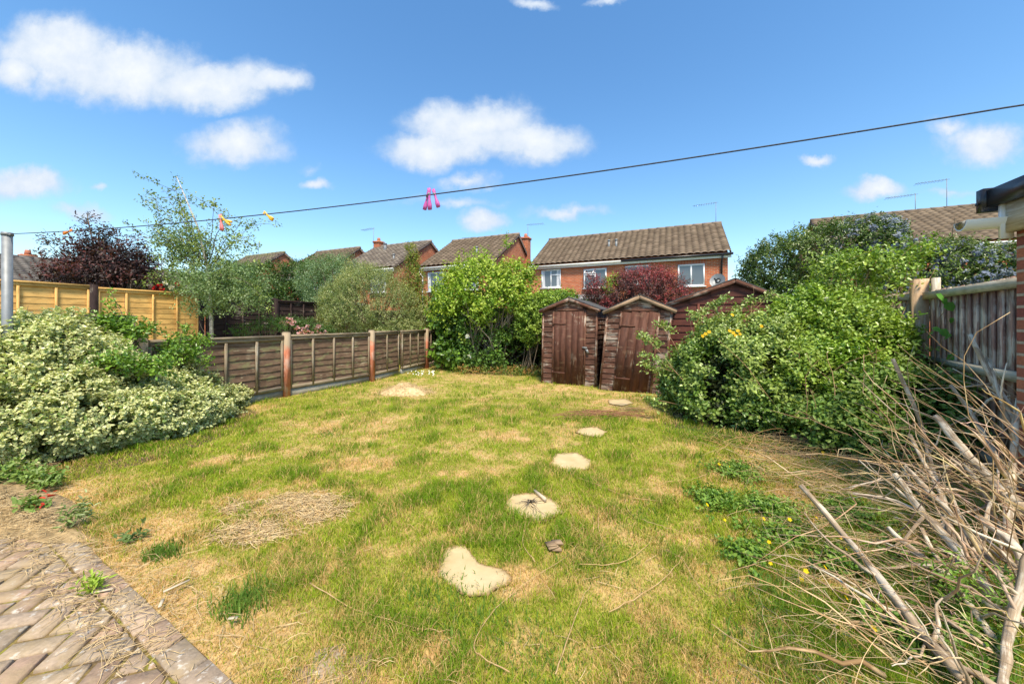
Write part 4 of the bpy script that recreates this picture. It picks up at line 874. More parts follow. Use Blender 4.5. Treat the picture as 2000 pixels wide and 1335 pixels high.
foliage('foliage', [(q[0], q[1], q[2]-.12, .045, .045, .15) for q in tp], 420, .045, .6, [((.14, .30, .05), 1), ((.22, .38, .08), 1)], gs, M_GLOSS, shell=.6, spr=4, sl=.05)

# -- birch
br = thing('birch_tree', (-7.0, 8.6, 0), 'slender airy birch with drooping twigs in front of the dark fence', 'tree')
tr = [at(415, 760, 8.6), at(412, 600, 8.6), at(405, 520, 8.6), at(385, 440, 8.6), at(345, 345, 8.6)]; tr[0][2] = 0
b = MB(); b.tube(tr, [.045, .04, .03, .02, .006], 8); b.build('trunk', M_BIRCH, br, smooth=True)
BB = [px(425, 552, 8.5, 88, 34, .9), px(360, 480, 8.6, 50, 40, .5), px(465, 550, 8.3, 62, 46, .6), px(400, 590, 8.3, 50, 24, .4), px(480, 586, 8.2, 46, 26, .4)]
b = MB(); tw = []
SPR = [(345, 350), (295, 378), (330, 385), (283, 430), (300, 465), (352, 395), (375, 420), (420, 390), (440, 420), (470, 430), (490, 462), (450, 470), (400, 450), (320, 500), (310, 440), (385, 500), (495, 440), (345, 440), (430, 500), (500, 560), (520, 590), (360, 560), (300, 530)]
for (a_, b_) in SPR:
    q0 = at(400+(a_-400)*.2, 530+(b_-530)*.15, 8.6); q1 = at(a_, b_, 8.6+U(-.7, .7)); P = curve(q0, q1, 9, .1, .06); b.tube(P, [.012, .003], 4); tw.append(P)
    for _ in range(3):
        i = int(rng.integers(3, 9)); P2 = curve(P[i], P[i]+rng.normal(0, .28, 3)-UP*.12, 6, .1, .05); b.tube(P2, [.005, .002], 4); tw.append(P2)
b.build('branches', M_BARK, br)
foliage('crown', BB, 13000, .055, .7, [((.16, .27, .14), 2), ((.11, .20, .09), 2), ((.22, .33, .19), 1)], br, shell=.5, spr=6, sl=.2, gap=.40, lump=.5, up=.05, droop=.5, tpl='kite', cvar=.35)
tb = []
for P in tw:
    for i in range(2, len(P)): tb.append((P[i][0], P[i][1], P[i][2], .10, .10, .085))
foliage('crown', tb, 6200, .055, .75, [((.16, .25, .07), 2), ((.22, .33, .10), 2), ((.10, .15, .05), 1)], br, shell=.6, spr=3, sl=.08, lump=.3, up=.2, tpl='kite', cvar=.35)

# -- purple tree beyond golden fence
pm = thing('purple_leaf_tree', (-11.2, 9.8, 0), 'dark purple leaved tree rising beyond the golden fence', 'tree')
PT = [px(205, 555, 9.6, 72, 38, .8), px(235, 525, 9.6, 58, 42, .7), px(175, 520, 9.6, 58, 34, .6), px(190, 490, 9.6, 36, 42, .4), px(265, 530, 9.4, 36, 50, .4), px(130, 545, 9.6, 48, 22, .4), px(95, 538, 9.4, 34, 14, .3), px(285, 560, 9.3, 34, 26, .3)]
stems('trunk', (-10.9, 9.6, 0), bt(PT, 3)+[at(172, 428, 9.6)], .035, M_BARK, pm, .2, .1, 4)
sp = [at(172, 432, 9.6), at(160, 450, 9.6), at(245, 465, 9.6), at(200, 460, 9.6), at(110, 470, 9.6), at(95, 478, 9.5), at(140, 475, 9.6), at(270, 470, 9.5), at(85, 500, 9.5), at(215, 450, 9.6), at(130, 500, 9.5), at(235, 490, 9.5)]
foliage('crown', PT, 20000, .085, .5, [((.030, .018, .024), 3), ((.055, .030, .034), 2), ((.020, .015, .020), 2)], pm, shell=.5, spr=7, sl=.28, gap=.40, lump=.6, up=.35, tpl='kite', tip=(.20, .055, .05), tipw=.35)
foliage('crown', [(q[0], q[1], q[2], .22, .22, .14) for q in sp], 1300, .08, .5, [((.05, .035, .035), 2), ((.10, .05, .045), 1), ((.09, .10, .045), 1)], pm, shell=.5, spr=6, sl=.2, tpl='kite', lump=.5)
rb = thing('rose_bush', (-9.6, 9.2, 0), 'rose bush with red and white blooms behind the top of the golden fence', 'shrub')
RB = [px(315, 565, 9.6, 44, 16, .3)]; foliage('foliage', RB, 1500, .06, .6, [((.08, .14, .05), 1), ((.14, .2, .07), 1)], rb, spr=5, shell=.5)
stems('stems', (-9.6, 9.2, 0), bt(RB, 4), .01, M_BARK, rb)
def bloom(name, P, r, col, parent, n=14, mat=None):
    P = np.array(P); k = nrm(rng.normal(size=(n, 3))+np.array([0, -.3, .3])); D = k; V, Fc, kk, te = leafgeo(P+k*r*.1, D, np.cross(k, rng.normal(size=(n, 3))), np.full(n, r), .9, 'ovate')
    return mk(name, V, Fc, mat or M_PETAL, parent, col=np.tile(np.array(col), (len(V), 1))*rng.uniform(.85, 1.1, (len(V), 1)))
for (a_, b_, c_) in ((293, 557, (.75, .72, .6)), (312, 558, (.6, .03, .04)), (322, 553, (.8, .78, .68)), (346, 555, (.5, .03, .03)), (303, 563, (.62, .04, .05)), (335, 561, (.75, .7, .6)), (316, 565, (.6, .03, .04))):
    bloom('flower', at(a_, b_, 9.2), .07, c_, rb)

# -- mid hedge and shrubs behind the low fence
ch = thing('conifer_hedge', (-8, 16.5, 0), 'dense dark green conifer hedge behind the dark fence', 'hedge')
CH = [px(540, 555, 15.5, 48, 36, 1), px(505, 560, 15.5, 35, 40, 1), px(590, 560, 16.5, 45, 46, 1), px(560, 600, 15, 50, 50, 1), px(640, 545, 17, 50, 38, 1), px(470, 580, 15.5, 40, 50, 1), px(640, 600, 16, 50, 60, 1), px(440, 560, 16, 45, 45, 1), px(370, 580, 16, 50, 45, 1)]
foliage('foliage', CH, 42000, .14, .35, [((.045, .105, .025), 2), ((.03, .07, .018), 2), ((.09, .17, .035), 1)], ch, shell=.12, spr=7, sl=.3, lump=.25, up=.6, tpl='kite'); stems('trunk', (-8, 16.3, 0), bt(CH, 1), .05, M_BARK, ch, 1.5)
og = thing('grey_green_shrub', (-4.9, 14, 0), 'tall blue grey leaved shrub behind the bushy olive green one', 'shrub')
OB = [px(640, 555, 13.6, 50, 48, .9), px(660, 530, 13.8, 42, 34, .8), px(610, 550, 13.6, 32, 32, .6), px(650, 610, 13.2, 42, 48, .8), px(690, 545, 13.6, 40, 32, .7), px(625, 590, 13.4, 30, 36, .6)]
foliage('foliage', OB, 26000, .075, .35, [((.16, .28, .18), 2), ((.10, .19, .11), 2), ((.22, .35, .25), 1)], og, shell=.2, spr=8, sl=.25, lump=.4, up=.7, gap=.36, tpl='kite'); stems('stems', (-6.6, 13.6, 0), bt(OB, 2), .03, M_BARK, og, .4)
os_ = thing('olive_green_shrub', (-4.6, 11.6, 0), 'big rounded olive green small leaved shrub over the low fence', 'shrub')
OS = [px(715, 590, 11.8, 68, 62, 1.0), px(680, 615, 11.6, 48, 44, .8), px(765, 605, 11.8, 52, 56, .8), px(735, 565, 12, 46, 44, .7), px(790, 620, 11.9, 36, 46, .6), px(660, 585, 11.9, 34, 34, .6), px(700, 550, 12, 34, 34, .5), px(650, 618, 11.5, 26, 14, .3), px(770, 560, 12.2, 30, 30, .4)]
foliage('foliage', OS, 62000, .055, .38, [((.19, .29, .13), 3), ((.13, .20, .08), 2), ((.27, .37, .20), 2), ((.15, .13, .07), .6)], os_, shell=.16, spr=8, sl=.22, lump=.42, up=.75, gap=.36, gf_=3.2, tpl='kite', tip=(.38, .42, .24), tipw=.5); stems('stems', (-4.6, 11.9, 0), bt(OS, 4), .022, M_BARK, os_, .4)
tl = thing('tall_creeper', (-3.1, 12.2, 0), 'tall thin yellowish green creeper column beside the olive green shrub', 'climber')
TLB = [px(806, 510, 12.3, 13, 30), px(812, 550, 12.3, 20, 34), px(805, 590, 12.2, 24, 36), px(825, 600, 12.2, 20, 30), px(815, 640, 12, 26, 24), px(800, 485, 12.3, 6, 10)]
foliage('foliage', TLB, 9000, .07, .5, [((.13, .22, .04), 2), ((.20, .27, .06), 2), ((.26, .22, .08), 1)], tl, shell=.4, spr=6, sl=.15, lump=.5, gap=.36); stems('stems', (-3.1, 12.1, 0), [at(802, 480, 12.3), at(815, 520, 12.3), at(790, 560, 12.2)]+bt(TLB, 1), .012, M_BARK, tl)
ps = thing('pale_low_shrub', (-3.9, 11.2, 0), 'low pale silvery leaved shrub just above the low fence rail', 'shrub')
PSB = [px(790, 640, 11.4, 44, 16, .3), px(830, 615, 11.8, 12, 22, .2), px(755, 648, 11.2, 26, 10, .2)]; foliage('foliage', PSB, 5000, .06, .45, [((.30, .38, .22), 2), ((.20, .29, .13), 2)], ps, shell=.4, spr=6, lump=.4); stems('stems', (-3.9, 11.4, 0), bt(PSB, 2), .01, M_BARK, ps)
dr_ = thing('dry_reeds', (-2.9, 12.1, 0), 'upright clump of tan dry reed stems behind the last low post', 'plant')
b = MB()
for k in range(110):
    x0 = at(U(826, 850), 655, 11.9); x0[2] = .1; x1 = at(U(822, 856), U(588, 640), 11.9+U(-.2, .2)); b.tube(curve(x0, x1, 5, .05), [.008, .004], 4, (1, .85, .75))
b.build('stems', M_STRAW, dr_)
lm_ = thing('lacy_maple', (-6, 9.4, 0), 'feathery dark green low maple in front of the dark fence', 'shrub')
LMB = [px(505, 640, 9.0, 42, 12, .3), px(530, 628, 9.1, 26, 10, .3), px(480, 648, 9.0, 34, 10, .3), px(545, 640, 9, 24, 10, .3)]; foliage('foliage', LMB, 2000, .07, .22, [((.05, .13, .03), 2), ((.08, .18, .04), 1)], lm_, shell=.5, spr=7, tpl='kite', lump=.4); stems('stems', (-6.2, 9.0, 0), bt(LMB, 3), .01, M_BARK, lm_)
pk = thing('pink_flowering_shrub', (-5.2, 9.8, 0), 'shrub with clusters of pale pink flowers behind the low fence', 'shrub')
PKB = [px(600, 642, 9.9, 34, 18, .3), px(570, 630, 9.9, 22, 12, .3), px(630, 648, 9.8, 24, 12, .3)]; foliage('foliage', PKB, 3200, .06, .55, [((.05, .11, .03), 2), ((.09, .17, .05), 1)], pk, shell=.4, spr=6, lump=.4); stems('stems', (-5.4, 9.8, 0), bt(PKB, 3), .01, M_BARK, pk)
for (a_, b_) in ((565, 622), (572, 627), (560, 631), (580, 640), (592, 645), (598, 640), (603, 648), (618, 645), (628, 652), (550, 630), (610, 652), (596, 650), (585, 650), (622, 638), (637, 650), (569, 634)):
    for _ in range(2): bloom('flower', at(a_+U(-3, 3), b_+U(-3, 3), 9.6), .06, (.72, .42, .44), pk, 8)
dw = thing('dark_evergreen', (-5.3, 12.9, 0), 'dark evergreen bush in the shade at the neighbours fence corner', 'shrub')
DWB = [px(625, 630, 13, 30, 40, .5), px(660, 640, 12.7, 40, 30, .5)]; foliage('foliage', DWB, 5000, .09, .5, [((.02, .04, .015), 1), ((.035, .06, .02), 1)], dw, shell=.4); stems('stems', (-6.2, 13, 0), bt(DWB, 2), .02, M_BARK, dw)

# -- bright green tree at the back of the lawn
gt_ = thing('bright_green_tree', (-.95, 10.3, 0), 'bright yellow green many stemmed tree at the back of the lawn', 'tree')
GT = [px(950, 570, 10.2, 72, 54, 1.0), px(905, 590, 10.2, 44, 60, .7), px(1000, 560, 10.0, 44, 44, .6), px(965, 515, 10.2, 30, 36, .4), px(930, 540, 10.2, 36, 40, .5), px(1010, 590, 9.8, 32, 30, .4), px(985, 500, 10.2, 14, 24, .2), px(935, 610, 10, 40, 24, .6), px(890, 545, 10.3, 24, 24, .3), px(1020, 540, 10, 24, 26, .3), px(870, 600, 10.2, 22, 34, .3)]
GTP = [((.20, .36, .045), 3), ((.13, .27, .03), 2), ((.28, .44, .08), 2)]
foliage('crown', GT, 15500, .090, .62, GTP, gt_, shell=.38, spr=7, sl=.30, lump=.7, up=.6, gap=.44, gf_=2.2, tip=(.36, .48, .10), tipw=.6, cvar=.3)
b = MB()
for k in range(26):
    s0 = at(U(905, 985), 715, 10.3+U(-.3, .3)); s0[2] = 0; s1 = at(U(880, 1030), U(520, 620), 10.2+U(-.5, .5)); P = curve(s0, s1, 9, .16, .02); b.tube(P, [U(.014, .028), .006], 6)
    for _ in range(3):
        i = int(rng.integers(2, 8)); b.tube(curve(P[i], P[i]+np.array([U(-.5, .5), U(-.3, .1), U(.1, .5)]), 6, .15), [.008, .003], 4)
for k in range(6): b.tube(curve(at(985+U(-15, 15), 640, 9.9), at(1010+U(-20, 10), 560+U(-10, 40), 9.8), 7, .1), [.02, .006], 6)
b.build('stems', plain('grey_twig', (.30, .25, .19), (.18, .14, .10), 15, .9, .4), gt_)
iv = thing('ivy_climber', (-1.5, 11, 0), 'big leaved climber covering the fence left of the green tree', 'climber')
IV = [px(875, 640, 10.8, 16, 60, .3), px(868, 690, 10.5, 22, 24, .25), px(890, 700, 10.3, 20, 16, .2), px(850, 620, 11.5, 14, 34, .3), px(862, 580, 11.3, 14, 26, .3), px(900, 650, 11, 20, 50, .3)]
foliage('foliage', IV, 4200, .12, .85, [((.09, .20, .03), 2), ((.13, .27, .04), 2), ((.05, .12, .02), 1)], iv, M_GLOSS, shell=.35, spr=5, sl=.2, lump=.4, outw=1, up=.3)
stems('stems', (-1.6, 10.9, 0), bt(IV, 2), .01, M_BARK, iv)
bw = thing('bindweed', (-.6, 10.1, 0), 'bindweed with white trumpet flowers twining up the bare stems of the green tree', 'climber')
BWB = [px(920, 690, 10.1, 24, 30, .25), px(960, 680, 10.0, 34, 36, .3), px(990, 660, 9.9, 18, 34, .25), px(905, 640, 10.1, 12, 40, .2), px(940, 705, 9.9, 44, 16, .25), px(985, 700, 9.8, 30, 20, .25)]
foliage('foliage', BWB, 2600, .085, .8, [((.08, .19, .04), 2), ((.13, .26, .06), 1), ((.05, .11, .03), 1)], bw, shell=.5, spr=4, sl=.2, lump=.4, gap=.38)
stems('stems', (-.6, 10.0, 0), bt(BWB, 3), .006, M_BARK, bw)
for (a_, b_) in ((912, 657), (917, 695)): bloom('flower', at(a_, b_, 9.7), .07, (.8, .8, .8), bw, 12)
hb = thing('back_hedge', (0, 11.3, 0), 'dark leafy hedge filling the corner behind the green tree and shed', 'hedge')
HB = [px(930, 640, 12, 60, 66, .5), px(1000, 650, 11.2, 55, 62, .5), px(1050, 640, 10.6, 40, 62, .5), px(880, 660, 12.0, 40, 55, .4), px(1080, 620, 11, 50, 34, .5), px(1130, 620, 11.3, 50, 40, .5)]
foliage('foliage', HB, 16000, .10, .6, [((.035, .075, .018), 2), ((.055, .11, .025), 2), ((.025, .045, .012), 1)], hb, shell=.3, spr=6, lump=.4); stems('trunk', (0, 11.3, 0), bt(HB, 3), .03, M_BARK, hb, .9)
hs2 = thing('elder_shrub', (.45, 9.4, 0), 'mid green leafy shrub pressed against the left side of the first shed', 'shrub')
HS = [px(1035, 630, 9.6, 26, 46, .4), px(1045, 600, 9.7, 32, 20, .3), px(1080, 586, 10, 26, 12, .3), px(1105, 582, 10.2, 20, 9, .3), px(1062, 592, 9.8, 24, 14, .3)]
foliage('foliage', HS, 8500, .075, .6, [((.10, .21, .03), 2), ((.15, .29, .045), 2), ((.06, .13, .02), 1)], hs2, shell=.25, spr=7, sl=.2, lump=.45, gap=.36, tip=(.30, .44, .09), tipw=.5); stems('stems', (.4, 9.5, 0), bt(HS, 2), .012, M_BARK, hs2, .2)
gc = thing('low_weeds', (-.6, 10.0, 0), 'low straggly weeds along the foot of the green tree', 'plant')
GCB = [(x_, 9.9-.05*k-.1*(x_+1.5), .05, .35, .28, .14) for k, x_ in enumerate((-1.3, -.8, -.3, .1, .5))]; foliage('foliage', GCB, 3600, .06, .5, [((.10, .19, .04), 2), ((.20, .22, .06), 1), ((.3, .2, .08), 1)], gc, shell=.5, spr=6, zmin=0); stems('stems', (-.5, 9.9, 0), bt(GCB, 3), .005, M_BRAM, gc, .8)

# -- berberis behind sheds
bb_ = thing('purple_berberis', (2.9, 10, 0), 'dome of crimson and purple berberis rising behind the sheds', 'shrub')
BE = [px(1245, 574, 10, 68, 36, .8), px(1205, 575, 10, 46, 34, .6), px(1295, 575, 9.8, 50, 38, .6), px(1262, 552, 10.1, 46, 24, .5), px(1320, 590, 9.6, 28, 26, .4), px(1170, 590, 10, 28, 26, .4), px(1245, 610, 9.8, 80, 40, .5), px(1155, 565, 10.1, 9, 26, .1), px(1280, 540, 10.1, 24, 14, .3), px(1225, 548, 10.1, 22, 14, .3)]
foliage('foliage', BE, 40000, .055, .55, [((.060, .030, .038), 3), ((.095, .05, .055), 2), ((.13, .05, .05), 1)], bb_, shell=.22, spr=8, sl=.24, lump=.45, up=.4, outw=.8, gap=.35, gf_=3, tpl='kite', tip=(.36, .055, .075), tipw=.62); stems('stems', (2.8, 10, 0), bt(BE, 3), .015, M_BARK, bb_, .4)
foliage('foliage', [px(1185, 565, 9.7, 12, 20, .2), px(1197, 548, 9.8, 10, 12, .15)], 500, .06, .6, [((.20, .34, .06), 1)], bb_, shell=.5, spr=5, label='green shoots')

# -- ceanothus
cn = thing('blue_flowered_ceanothus', (7.2, 8.4, 0), 'large dark evergreen ceanothus with pale blue flowers behind the right fence', 'shrub')
CB = [px(1530, 530, 8.6, 66, 62, .9), px(1600, 500, 8.6, 66, 58, .8), px(1680, 480, 8.4, 62, 48, .7), px(1495, 535, 8.7, 38, 40, .5), px(1560, 585, 8.4, 80, 46, .8), px(1760, 520, 8, 74, 46, .7), px(1850, 530, 7.6, 70, 48, .7), px(1930, 530, 7.3, 58, 46, .6), px(1660, 560, 8.2, 90, 50, .7), px(1780, 580, 7.8, 90, 40, .6), px(1900, 590, 7.3, 80, 40, .6), px(1500, 590, 8.6, 46, 40, .5), px(1715, 455, 8.4, 36, 22, .4), px(1840, 500, 7.8, 26, 24, .3)]
foliage('foliage', CB, 70000, .07, .5, [((.055, .115, .022), 3), ((.08, .16, .035), 2), ((.035, .07, .015), 2)], cn, M_GLOSS, shell=.16, spr=8, sl=.2, lump=.45, up=.5, outw=.8, gap=.35, gf_=2.6, tip=(.14, .22, .05), tipw=.5); stems('trunk', (7.3, 8.5, 0), bt(CB, 2), .035, M_BARK, cn, .4)
fb = CB[2:3]+CB[5:8]+[CB[12], CB[13], CB[9], CB[10]]
foliage('flowers', fb, 24000, .05, .9, [((.20, .27, .50), 2), ((.28, .36, .60), 1), ((.15, .21, .42), 1)], cn, M_PETAL, shell=.01, spr=14, sl=.09, lump=.45, gap=.38, gf_=2.6, up=.5, outw=1.0, seed=5)
cn.children[-1]['kind'] = 'stuff'

# -- bramble, rose and the rest of the right hedge
BRB = [(2.98, 5.25, .58, .50, .7, .58), (3.40, 4.95, .60, .56, .6, .62), (3.80, 5.4, .76, .74, .75, .70), (2.72, 5.6, .45, .30, .5, .42), (2.78, 4.95, .35, .34, .35, .36), (3.20, 4.60, .32, .40, .35, .34), (3.5, 5.8, .78, .7, .6, .60)]
bm = thing('bramble_thicket', (3.1, 5.1, 0), 'dense mound of dark bramble with a few yellow flowers in front of the wide shed', 'shrub')
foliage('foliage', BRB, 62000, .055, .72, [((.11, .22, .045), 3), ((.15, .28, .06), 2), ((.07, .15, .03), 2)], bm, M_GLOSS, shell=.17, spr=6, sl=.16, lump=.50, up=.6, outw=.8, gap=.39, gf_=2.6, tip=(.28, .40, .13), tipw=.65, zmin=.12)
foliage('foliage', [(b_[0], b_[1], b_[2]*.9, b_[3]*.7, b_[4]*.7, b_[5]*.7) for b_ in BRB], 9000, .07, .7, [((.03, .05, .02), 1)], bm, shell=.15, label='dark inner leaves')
canes = [at(1252, 655, 5.3), at(1254, 708, 5.2), at(1285, 630, 5.6), at(1345, 610, 5.5), at(1435, 620, 5.4), at(1470, 585, 5.6), at(1262, 775, 5.1), at(1390, 600, 5.8), at(1420, 580, 5.7), at(1510, 570, 5.9), at(1260, 690, 5.2)]
stems('canes', (3.1, 5.2, .1), canes+bt(BRB, 6), .007, M_BRAM, bm, .45, .1, 2)
cb_ = []
for q in canes:
    for k in (0, .07, .14, .2, .28): cb_.append((q[0]+k*1.2*(3.1-q[0])/abs(3.1-q[0]+1e-6)*.7, q[1], q[2]-.02-k*.45, .06, .06, .045))
foliage('foliage', cb_, 1700, .05, .7, [((.16, .28, .08), 1), ((.26, .36, .13), 1)], bm, M_GLOSS, shell=.5, spr=3, sl=.07, label='leaves on the long arching canes')
def blossom(P, r, col, parent, name='flower', n=5):
    th = np.arange(n)*2*np.pi/n+U(0, 6); ax = nrm(np.array([U(-.5, .2), -1, U(.2, 1)])); a1 = nrm(np.cross(ax, UP)); b1 = np.cross(a1, ax)
    D = a1[None]*np.cos(th)[:, None]+b1[None]*np.sin(th)[:, None]+ax*.25; V, Fc, k, te = leafgeo(np.tile(P, (n, 1)), D, np.tile(ax, (n, 1)), np.full(n, r), 1.0, 'ovate')
    return mk(name, V, Fc, M_PETAL, parent, col=np.tile(np.array(col), (len(V), 1)))
for (a_, b_) in ((1378, 652), (1385, 648), (1432, 650), (1437, 655), (1441, 646), (1425, 646), (1424, 678), (1430, 615), (1487, 637), (1372, 656), (1420, 680), (1445, 652)):
    blossom(at(a_, b_, 4.95), .028, (.80, .50, .02), bm)
RSB = [(4.35, 4.95, .85, .62, .6, .85), (4.0, 4.5, .60, .55, .5, .6), (4.75, 4.75, .8, .45, .5, .8), (4.45, 5.3, 1.35, .62, .5, .55), (3.65, 4.35, .40, .42, .42, .42), (4.9, 5.3, 1.3, .4, .5, .55)]
rs = thing('rambling_rose', (4.4, 4.9, 0), 'bright yellow green rambling rose arching above the right fence', 'shrub')
RST = [px(1665, 560, 5.2, 72, 46, .4), px(1640, 530, 5.2, 46, 32, .3), px(1720, 560, 5.0, 62, 44, .4), px(1755, 520, 5.0, 46, 22, .3), px(1600, 590, 5.3, 38, 22, .3), px(1800, 495, 4.9, 30, 12, .2), px(1700, 515, 5.1, 34, 16, .25)]
foliage('foliage', RSB, 46000, .060, .62, [((.18, .34, .05), 3), ((.12, .25, .035), 2), ((.24, .40, .08), 2)], rs, M_GLOSS, shell=.15, spr=7, sl=.16, lump=.5, up=.9, outw=.5, gap=.385, gf_=2.4, tip=(.24, .36, .09), tipw=.55)
foliage('foliage', RST, 5600, .058, .6, [((.17, .31, .05), 3), ((.12, .23, .04), 2), ((.23, .36, .08), 2)], rs, M_GLOSS, shell=.4, spr=7, sl=.2, lump=.7, up=.8, outw=.4, gap=.42, gf_=2.2, tip=(.32, .44, .11), tipw=.5, label='young shoots above the fence rail')
stems('canes', (4.4, 4.9, 0), [at(1800, 480, 4.9), at(1700, 500, 5.1), at(1635, 510, 5.2), at(1830, 520, 4.8), at(1590, 560, 5.3)]+bt(RST, 2)+bt(RSB, 3), .009, M_BRAM, rs, .3, .08, 2)
for (a_, b_) in ((1615, 583), (1655, 592), (1660, 596), (1612, 587)): blossom(at(a_, b_, 4.9), .03, (.8, .72, .66), rs)
LBB = [(3.6, 3.95, .28, .45, .35, .34), (4.05, 4.05, .42, .48, .42, .50), (4.4, 3.9, .45, .40, .45, .45), (3.25, 4.15, .2, .3, .28, .25), (3.75, 3.65, .15, .4, .3, .22)]
lb_ = thing('low_bramble', (3.9, 3.9, 0), 'low bramble with mid green leaves and dead stems beside the fence foot', 'shrub')
foliage('foliage', LBB, 17000, .055, .72, [((.12, .24, .055), 3), ((.17, .30, .08), 2), ((.08, .16, .04), 2)], lb_, shell=.25, spr=5, sl=.14, lump=.5, up=.8, outw=.6, gap=.41, gf_=3, tip=(.26, .38, .12), tipw=.4)
b = MB()
for k in range(80):
    c_ = np.array([U(3.2, 5.0), U(3.5, 4.7), U(0, .3)]); e_ = c_+np.array([U(-.9, .7), U(-.5, .3), U(.2, 1.1)]); b.tube(curve(c_, e_, 8, .2, .1), [.006, .002], 4)
b.build('dead_stems', M_BRAM, lb_)
cl_ = thing('fence_bindweed', (4.9, 4.1, 0), 'heart leaved bindweed strand climbing the peeling closeboard fence', 'climber')
b = MB(); P = [at(1835, 690, 4.05), at(1842, 650, 4.1), at(1835, 620, 4.1), at(1850, 600, 4.05), at(1838, 580, 4.1)]; b.tube(P, .003, 5); b.tube([at(1850, 760, 3.9), *P[:1]], .003, 5); b.build('stem', M_BRAM, cl_)
LPx = [(1828, 574), (1840, 582), (1855, 620), (1870, 623), (1835, 642), (1820, 640), (1845, 590), (1812, 612), (1856, 700), (1870, 712), (1860, 655), (1850, 735), (1838, 728), (1868, 690)]
LP = np.array([at(a_, b_, 4.0) for a_, b_ in LPx]); n = len(LP); V, Fc, k, te = leafgeo(LP, rng.normal(0, .5, (n, 3))+np.array([.6, 0, -.3]), np.tile([-.5, -.7, .6], (n, 1))+rng.normal(0, .2, (n, 3)), rng.uniform(.08, .13, n), .85, 'ovate')
mk('leaves', V, Fc, M_GLOSS, cl_, col=np.tile(np.array([.12, .30, .05]), (len(V), 1))*rng.uniform(.8, 1.3, (len(V), 1)))

# ------------------------------------------------------------------ dead branches lower right
BR = [((1562, 948, 2.35), (1660, 1060, 2.1), (1760, 1200, 1.75), (1885, 1335, 1.5), .024, 'long straight grey pole crossing the lower right of the lawn'),
      ((1745, 700, 2.75), (1800, 830, 2.65), (1820, 925, 2.5), (1860, 1100, 2.2), .018, 'thin pole with a cut tip leaning highest against the bramble'),
      ((1828, 812, 2.5), (1880, 880, 2.3), (1950, 960, 2.1), (2030, 1030, 1.95), .034, 'thick pale forked limb in the middle of the heap'),
      ((1735, 1030, 2.1), (1800, 1085, 1.95), (1900, 1160, 1.8), (2010, 1215, 1.65), .020, 'white barked branch with a snapped stubby tip'),
      ((1960, 1345, 1.45), (1962, 1220, 1.5), (1990, 1120, 1.55), (2020, 1060, 1.6), .022, 'upright pale trunk at the bottom right corner'),
      ((1775, 848, 2.6), (1835, 960, 2.3), (1850, 1020, 2.2), (1862, 1075, 2.1), .016, 'cut branch with orange bark patches beside the thin pole'),
      ((1895, 655, 2.7), (1930, 740, 2.55), (1985, 830, 2.4), (2020, 930, 2.2), .022, 'topmost grey limb reaching up in front of the fence'),
      ((1765, 910, 2.4), (1840, 985, 2.2), (1920, 1080, 2.0), (1990, 1190, 1.8), .022, 'grey cracked branch sloping down through the heap centre'),
      ((1745, 925, 2.3), (1800, 1000, 2.15), (1870, 1065, 2.0), (1945, 1175, 1.8), .026, 'wide grey brown branch below the cracked one'),
      ((1990, 780, 2.3), (1975, 900, 2.15), (1965, 990, 2.05), (1985, 1080, 1.9), .024, 'rough vertical limb close to the brick wall'),
      ((1885, 905, 2.35), (1930, 985, 2.2), (1960, 1080, 2.05), (2010, 1180, 1.85), .020, 'smooth tan branch right of the cracked one'),
      ((1690, 1180, 1.9), (1780, 1235, 1.75), (1860, 1290, 1.6), (1950, 1350, 1.45), .013, 'slim pale branch lying low near the bottom edge'),
      ((1825, 1215, 1.75), (1840, 1260, 1.7), (1880, 1320, 1.55), (1900, 1360, 1.45), .014, 'short stub leaning over the low slim branch'),
      ((1860, 960, 2.3), (1890, 1040, 2.15), (1905, 1100, 2.0), (1935, 1180, 1.85), .012, 'thin white stick between two grey branches'),
      ((1855, 750, 2.6), (1910, 830, 2.45), (1960, 900, 2.3), (2020, 960, 2.15), .016, 'slender bleached branch under the topmost limb'),
      ((1930, 700, 2.6), (1960, 790, 2.45), (1970, 850, 2.35), (2010, 900, 2.2), .013, 'forked thin twig in front of the brick edge'),
      ((1710, 1105, 2.0), (1780, 1093, 1.95), (1830, 1100, 1.9), (1860, 1110, 1.85), .006, 'short bowed white stick lying sideways'),
      ((1640, 955, 2.5), (1760, 925, 2.4), (1860, 905, 2.3), (1985, 900, 2.2), .007, 'long thin cane lying almost level across the heap'),
      ((1665, 960, 2.4), (1730, 965, 2.3), (1780, 985, 2.2), (1830, 1020, 2.1), .011, 'dark split branch poking out left of the heap'),
      ((1940, 880, 2.2), (1950, 960, 2.1), (1920, 1010, 2.05), (1910, 1080, 2.0), .008, 'curved thin twig hooking round the centre'),
      ((1800, 1030, 2.1), (1850, 1110, 1.95), (1900, 1170, 1.8), (1960, 1250, 1.6), .016, 'brown branch crossing under the white barked one'),
      ((1910, 1010, 2.0), (1975, 1060, 1.85), (2000, 1130, 1.75), (2040, 1180, 1.65), .026, 'thick knuckled limb leaving the right edge')]
